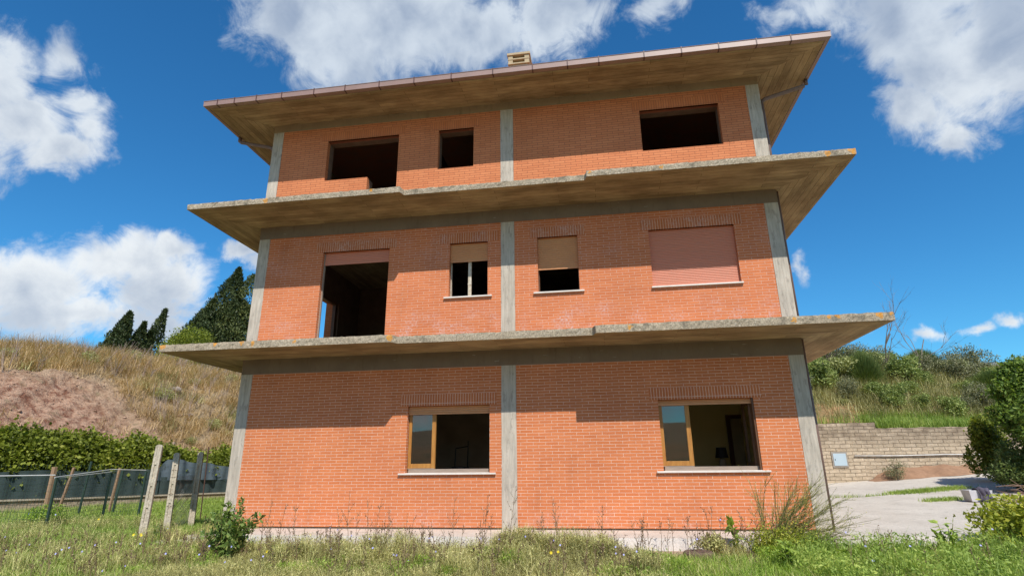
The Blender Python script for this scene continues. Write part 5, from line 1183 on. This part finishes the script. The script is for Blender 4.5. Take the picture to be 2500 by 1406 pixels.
dome_broom((19.0, 16.2, float(hill_back_h(19.0, 16.2)) - .4), 3.4, 1.2, 20000, 'wide green broom low on the right slope toward the leafy tree', 53)
# ledge grass above the wall
P = np.concatenate([pts_rect(16000, 12.2, 21, 12.35, 13.6), pts_rect(700, 6, 12.2, 12.4, 13.0)]); P3 = np.concatenate([P, (hill_back_h(P[:, 0], P[:, 1]) - .02)[:, None]], 1)
V, F, r = blades_arr(P3, .42, .016, RNG, .35); props(mesh_obj('ledge_grass', V, F, M['grass'], rnd=r), 'green grass growing on the ledge behind the block wall', kind='stuff')
P = pts_rect(7000, 6, 28, 13.3, 26); P = P[~((P[:, 0] < 12.6) & (P[:, 1] < 14.6)) | (RNG.uniform(0, 1, len(P)) < .2)]; k = 16; PB = np.repeat(P, k, 0) + RNG.normal(0, .15, (len(P) * k, 2)); P3 = np.concatenate([PB, (hill_back_h(PB[:, 0], PB[:, 1]) - .02)[:, None]], 1)
V, F, r = blades_arr(P3, .7, .016, RNG, .7); props(mesh_obj('dry_grass', V, F, M['straw_green'], rnd=r), 'half dry grass between the shrubs of the right hillside', kind='stuff')
P = pts_rect(1500, 22.5, 36, 27, 33); k = 16; PB = np.repeat(P, k, 0) + RNG.normal(0, .15, (len(P) * k, 2)); P3 = np.concatenate([PB, (hill_back_h(PB[:, 0], PB[:, 1]) - .02)[:, None]], 1)
V, F, r = blades_arr(P3, .7, .02, RNG, .5); props(mesh_obj('dry_grass', V, F, M['straw'], rnd=r), 'straw pale grass at the foot of the metal sheet fence', kind='stuff')

# bare trees
def bare_tree(loc, H_, label, seed, lean=(.0, .0), mat='bark', spread=.5, r0=.05, depth=4, name='bare_tree'):
    rng = np.random.default_rng(seed); b = MB()
    def grow(p, d, l_, r_, dep):
        n = 4; pts = [p]; dd = d.copy()
        for k in range(n):
            dd = (dd + Vector(rng.normal(0, .13, 3)) + Vector((.03, 0, .04))).normalized(); pts.append(pts[-1] + dd * l_ / n)
        b.tube(pts, [r_ * (1 - .5 * i / n) for i in range(n + 1)], 5 if dep > 2 else 3, cap=False)
        if dep == 0: return
        for k in range(int(rng.integers(2, 5))):
            f = rng.uniform(.3, 1); i = min(n - 1, int(f * n)); q = pts[i].lerp(pts[i + 1], f * n - i if f < 1 else 1)
            nd = (dd + Vector(rng.normal(0, spread, 3)) + Vector((0, 0, .15))).normalized(); grow(q, nd, l_ * rng.uniform(.45, .75), r_ * .52, dep - 1)
    grow(Vector((0, 0, -.2)), Vector((lean[0], lean[1], 1)).normalized(), H_ * .5, r0, depth)
    o = b.build(name, M[mat]); o.location = loc; return props(o, label, 'tree', 'leafless trees on the right slope')
def hb(x, y): return float(hill_back_h(x, y))
bare_tree((15.0, 17.2, hb(15.0, 17.2)), 4.9, 'tall leafless tree just left of the dark dome shaped broom', 3, (-.05, 0), spread=.34, r0=.042)
bare_tree((16.6, 17.0, hb(16.6, 17.0)), 4.6, 'leafless tree leaning right in front of the dark dome shaped broom', 12, (.22, 0), spread=.36, r0=.038)
bare_tree((11.9, 16.4, hb(11.9, 16.4)), 3.6, 'leafless tangled tree closest to the house corner', 21, (.1, 0), spread=.5, r0=.05, mat='bark_dark')
bare_tree((12.9, 17.6, hb(12.9, 17.6)), 3.6, 'leafless brown tree behind the corner of the balcony slab', 33, (-.1, 0), spread=.45, r0=.045, mat='bark_dark')
bare_tree((24.5, 30, hb(24.5, 30)), 2.6, 'tiny leafless tree at the left end of the metal sheet fence', 41, (0, 0), spread=.5, r0=.04, mat='bark_dark')

# big tree at the right edge: two crowns of different leaf, one thing each
lob = [((0, 0, 2.6), (.95, .9, .75)), ((-.5, -.2, 2.0), (.8, .8, .7)), ((.7, 0, 2.2), (.9, .9, .8)), ((-.2, 0, 3.15), (.55, .5, .45)), ((-.65, -.1, 2.75), (.4, .5, .35)), ((.3, 0, 1.4), (.8, .8, .6))]
shrub('leafy_tree', (14.45, 7.3, float(drive_h(14.4, 7.3))), 2.6, 3.6, 26000, .10, 'tree_green', 'taller green tree rising behind the drooping leaved tree at the right edge', 'tree', seed=61, lobes=lob, trunk_r=.08, aspect=.6)
lob = [((.2, .3, .7), (1.0, .9, .7)), ((0, 0, 2.0), (.9, .8, .7)), ((.5, 0, 2.5), (.8, .8, .6)), ((-.4, -.1, 1.5), (.55, .6, .5)), ((.4, -.2, 1.2), (.8, .8, .6)), ((.9, -.2, 1.9), (.7, .8, .8))]
shrub('leafy_tree', (13.85, 5.9, float(drive_h(13.8, 5.9))), 2.4, 3.0, 26000, .11, 'tree_green', 'bright green drooping leaved tree overhanging the driveway at the right edge', 'tree', seed=62, lobes=lob, trunk_r=.07, aspect=.38)
shrub('leafy_shrub', (13.3, 6.6, float(drive_h(13.3, 6.6))), 1.7, 1.4, 12000, .07, 'broom', 'dark green low bush at the foot of the tree behind the crate', seed=63, aspect=.5)
shrub('leafy_shrub', (14.2, 9.3, float(drive_h(14.2, 9.3))), 1.3, 2.2, 7000, .09, 'ivy', 'light green climbing bush against the right end of the block wall', seed=64, aspect=.7)
shrub('leafy_shrub', (12.2, 11.4, float(drive_h(12.2, 11.4))), .8, .8, 1800, .05, 'olive_leaf', 'small dry bush at the foot of the block wall beside the red soil', seed=65, aspect=.3)
def brush_pile():
    rng = np.random.default_rng(70); b = MB(); cx, cy = 12.2, 4.3; gz = float(drive_h(cx, cy))
    for k in range(330):
        a = rng.uniform(0, 6.28); rr = rng.uniform(0, .95) ** .7; hgt = (1 - rr ** 1.6) * .62
        p = Vector((cx + .3 + math.cos(a) * rr * .95, cy + math.sin(a) * rr * .7, gz + rng.uniform(.02, 1) * hgt)); d = Vector((rng.normal(0, 1), rng.normal(0, 1), rng.normal(0, .45))).normalized(); l_ = rng.uniform(.25, .75)
        q = p + d * l_ * .5 + Vector((0, 0, .05)); e = p + d * l_; e.z = max(gz + .02, e.z); q.z = max(gz + .02, q.z)
        b.tube([p, q, e], [rng.uniform(.006, .016), .009, .004], 4, cap=False)
    for k in range(7):
        a = rng.uniform(-.5, .5); p = Vector((cx - .45 + k * .22, cy - .35 + .2 * math.sin(k), gz + .06)); b.tube([p, p + Vector((.55 * math.cos(a), .5 * math.sin(a), .1 * (k % 3)))], [.06, .045], 7)
    b.tube([(cx + .1, cy, gz + .3), (cx + .15, cy, gz + .7), (cx + .05, cy, gz + .95)], [.06, .05, .045], 7)
    props(b.build('brush_pile', plain_mat('cut_branches', (0.26, 0.15, 0.10), (0.36, .24, .17), .9, 6)), 'heap of cut brown branches and logs beside the tree on the driveway', 'branch pile')
brush_pile()
# grass growing in driveway joints and edge
def strip(pts, n, w):
    out = []
    for i in range(len(pts) - 1):
        a, c = np.array(pts[i]), np.array(pts[i + 1]); m_ = int(n * np.linalg.norm(c - a)); f = RNG.uniform(0, 1, (m_, 1)); out.append(a + (c - a) * f + RNG.normal(0, w, (m_, 2)))
    xy = np.concatenate(out); return np.concatenate([xy, drive_h(xy[:, 0], xy[:, 1])[:, None]], 1)
P3 = np.concatenate([strip([(7.1, 6.8), (9.4, 7.0), (10.4, 7.3)], 130, .035), strip([(10.2, 7.4), (12.4, 8.1)], 1300, .17), strip([(10.0, 5.3), (10.9, 5.5)], 900, .09), strip([(6.0, 4.2), (7.6, 4.4)], 50, .03)])
V, F, r = blades_arr(P3, .11, .010, RNG, .7); props(mesh_obj('joint_grass', V, F, M['grass'], rnd=r), 'grass growing in the cracks of the concrete driveway', kind='stuff')

# ------------------------------------------------------------------ foreground plants
def leafy_sapling():
    rng = np.random.default_rng(81); root = empty('leafy_sapling', (-3.92, -2.6, float(ground_h(-3.92, -2.6))), 'glossy green leafy sapling in the foreground below the left corner of the house', 'shrub')
    b = MB(); LP = []; 
    for k in range(46):
        a = rng.uniform(0, 6.28); sp_ = rng.uniform(.03, .46); H_ = rng.uniform(.45, .95) * (1 - sp_ * .35); p0 = Vector((rng.uniform(-.1, .1), rng.uniform(-.1, .1), 0)); p1 = p0 + Vector((math.cos(a) * sp_ * .4, math.sin(a) * sp_ * .4, H_ * .5)); p2 = p0 + Vector((math.cos(a) * sp_, math.sin(a) * sp_, H_))
        b.tube([p0, p1, p2], [.008, .006, .003], 5, cap=False)
        for g in np.linspace(.12, 1, 20):
            p = p0.lerp(p1, g * 2) if g < .5 else p1.lerp(p2, g * 2 - 1)
            for _ in range(3): LP.append(tuple(p + Vector(rng.normal(0, .012, 3))))
    P = np.array(LP); V, F, r = leaves_arr(P, .085, rng, .45, .35, out=np.array([0, 0, .35])); o = mesh_obj('foliage', V, F, M['sapling'], rnd=r); o.parent = root
    o = b.build('stem', M['stem_green']); o.parent = root
leafy_sapling()
def wispy_broom():
    rng = np.random.default_rng(83); bx_, by_ = 4.42, -1.55; root = empty('wispy_broom', (bx_, by_, float(ground_h(bx_, by_))), 'wispy yellow tipped broom plant fanning out before the right corner of the house', 'shrub')
    b = MB(); tips = []
    for k in range(70):
        f = rng.uniform(0, 1); ang = R(104) - f * R(92) if k % 3 else R(rng.uniform(12, 50)); l_ = rng.uniform(.6, 1.15) * (1.0 if ang > R(70) else 1.22); yy = rng.uniform(-.35, .25)
        d = Vector((math.cos(ang), yy, math.sin(ang))); p0 = Vector((rng.uniform(-.14, .14), rng.uniform(-.1, .1), 0)); pts = [p0]; cur = (d + Vector((-.1, 0, .5))).normalized()
        for s_ in range(7): cur = (cur * .7 + d * .3 + Vector(rng.normal(0, .05, 3))).normalized(); cur = (cur + Vector((.02, 0, -.015 * s_))).normalized(); pts.append(pts[-1] + cur * l_ / 7)
        b.tube(pts, [.0065 * (1 - .09 * i) for i in range(8)], 4, cap=False)
        for q in range(12):
            i = int(rng.integers(2, 7)); p = pts[i].lerp(pts[i + 1], rng.uniform(0, 1)); nd = ((pts[i + 1] - pts[i]).normalized() + Vector(rng.normal(0, .38, 3))).normalized(); ll = rng.uniform(.12, .34)
            e1 = p + nd * ll * .5; e2 = e1 + (nd + Vector((0, 0, .1))).normalized() * ll * .5; b.tube([p, e1, e2], [.003, .0023, .0013], 3, cap=False)
            for g in np.linspace(.35, 1, 5): tips.append(tuple(p.lerp(e2, float(g))))
    V, F, r = leaves_arr(np.array(tips), .022, rng, .3, 0, out=np.array([.2, 0, .6])); o = mesh_obj('foliage', V, F, M['yellow_leaf'], rnd=r); o.parent = root
    P = np.concatenate([rng.normal(0, 1, (4200, 3)) * np.array([.22, .14, .10]) + np.array([.05, -.12, .24])]); V, F, r = leaves_arr(P, .034, rng, .4, 0); o = mesh_obj('flower_cluster', V, F, M['yellow_leaf'], rnd=r); o.parent = root
    o = b.build('stem', M['stem_green']); o.parent = root
wispy_broom()
def broad_weed(x, y, H_, n, label, seed, leaf=.16):
    rng = np.random.default_rng(seed); root = empty('broadleaf_weed', (x, y, float(ground_h(x, y))), label, 'plant'); b = MB(); LP = []; 
    for k in range(n):
        a = rng.uniform(0, 6.28); sp_ = rng.uniform(.02, .22); p2 = Vector((math.cos(a) * sp_, math.sin(a) * sp_, H_ * rng.uniform(.6, 1))); b.tube([(0, 0, 0), tuple(p2)], [.007, .004], 5, cap=False)
        for g in np.linspace(.2, 1, 9): LP += [tuple(p2 * float(g))] * 2
    P = np.array(LP); V, F, r = leaves_arr(P, leaf, rng, .5, .9, droop=.25); o = mesh_obj('foliage', V, F, M['broad_weed'], rnd=r); o.parent = root; o = b.build('stem', M['stem_green']); o.parent = root
broad_weed(3.95, -1.45, .52, 3, 'upright broad leaved green weed left of the wispy broom plant', 91, .15)
broad_weed(4.35, -2.55, .38, 6, 'low broad leaved weed in the foreground below the wispy broom plant', 92, .15)
broad_weed(4.8, -2.7, .30, 5, 'second low broad leaved weed, right of the first one in the foreground', 93, .13)
broad_weed(6.9, -1.45, .50, 6, 'leafy green weed at the driveway edge between broom and yellow shrub', 94, .12)
shrub('yellow_shrub', (8.35, -1.3, float(ground_h(8.3, -1.3))), 2.1, .95, 7500, .075, 'yellow_leaf', 'yellow green leafy shrub at the lower right edge before the driveway', seed=95, aspect=.6, nl=12, up=.6, stem='stem_green')
shrub('small_bush', (-11.1, 1.1, float(ground_h(-11.1, 1.1)) - .05), 1.1, .55, 3000, .06, 'grass_lush', 'small bright green bush under the green wire fence', seed=96, aspect=.4, up=.4, stem='stem_green')
shrub('small_bush', (3.55, -1.45, float(ground_h(3.5, -1.4)) - .05), .6, .42, 1800, .045, 'weed', 'small brownish bush between the bare soil and the wispy broom', seed=97, aspect=.4, stem='stem_green')
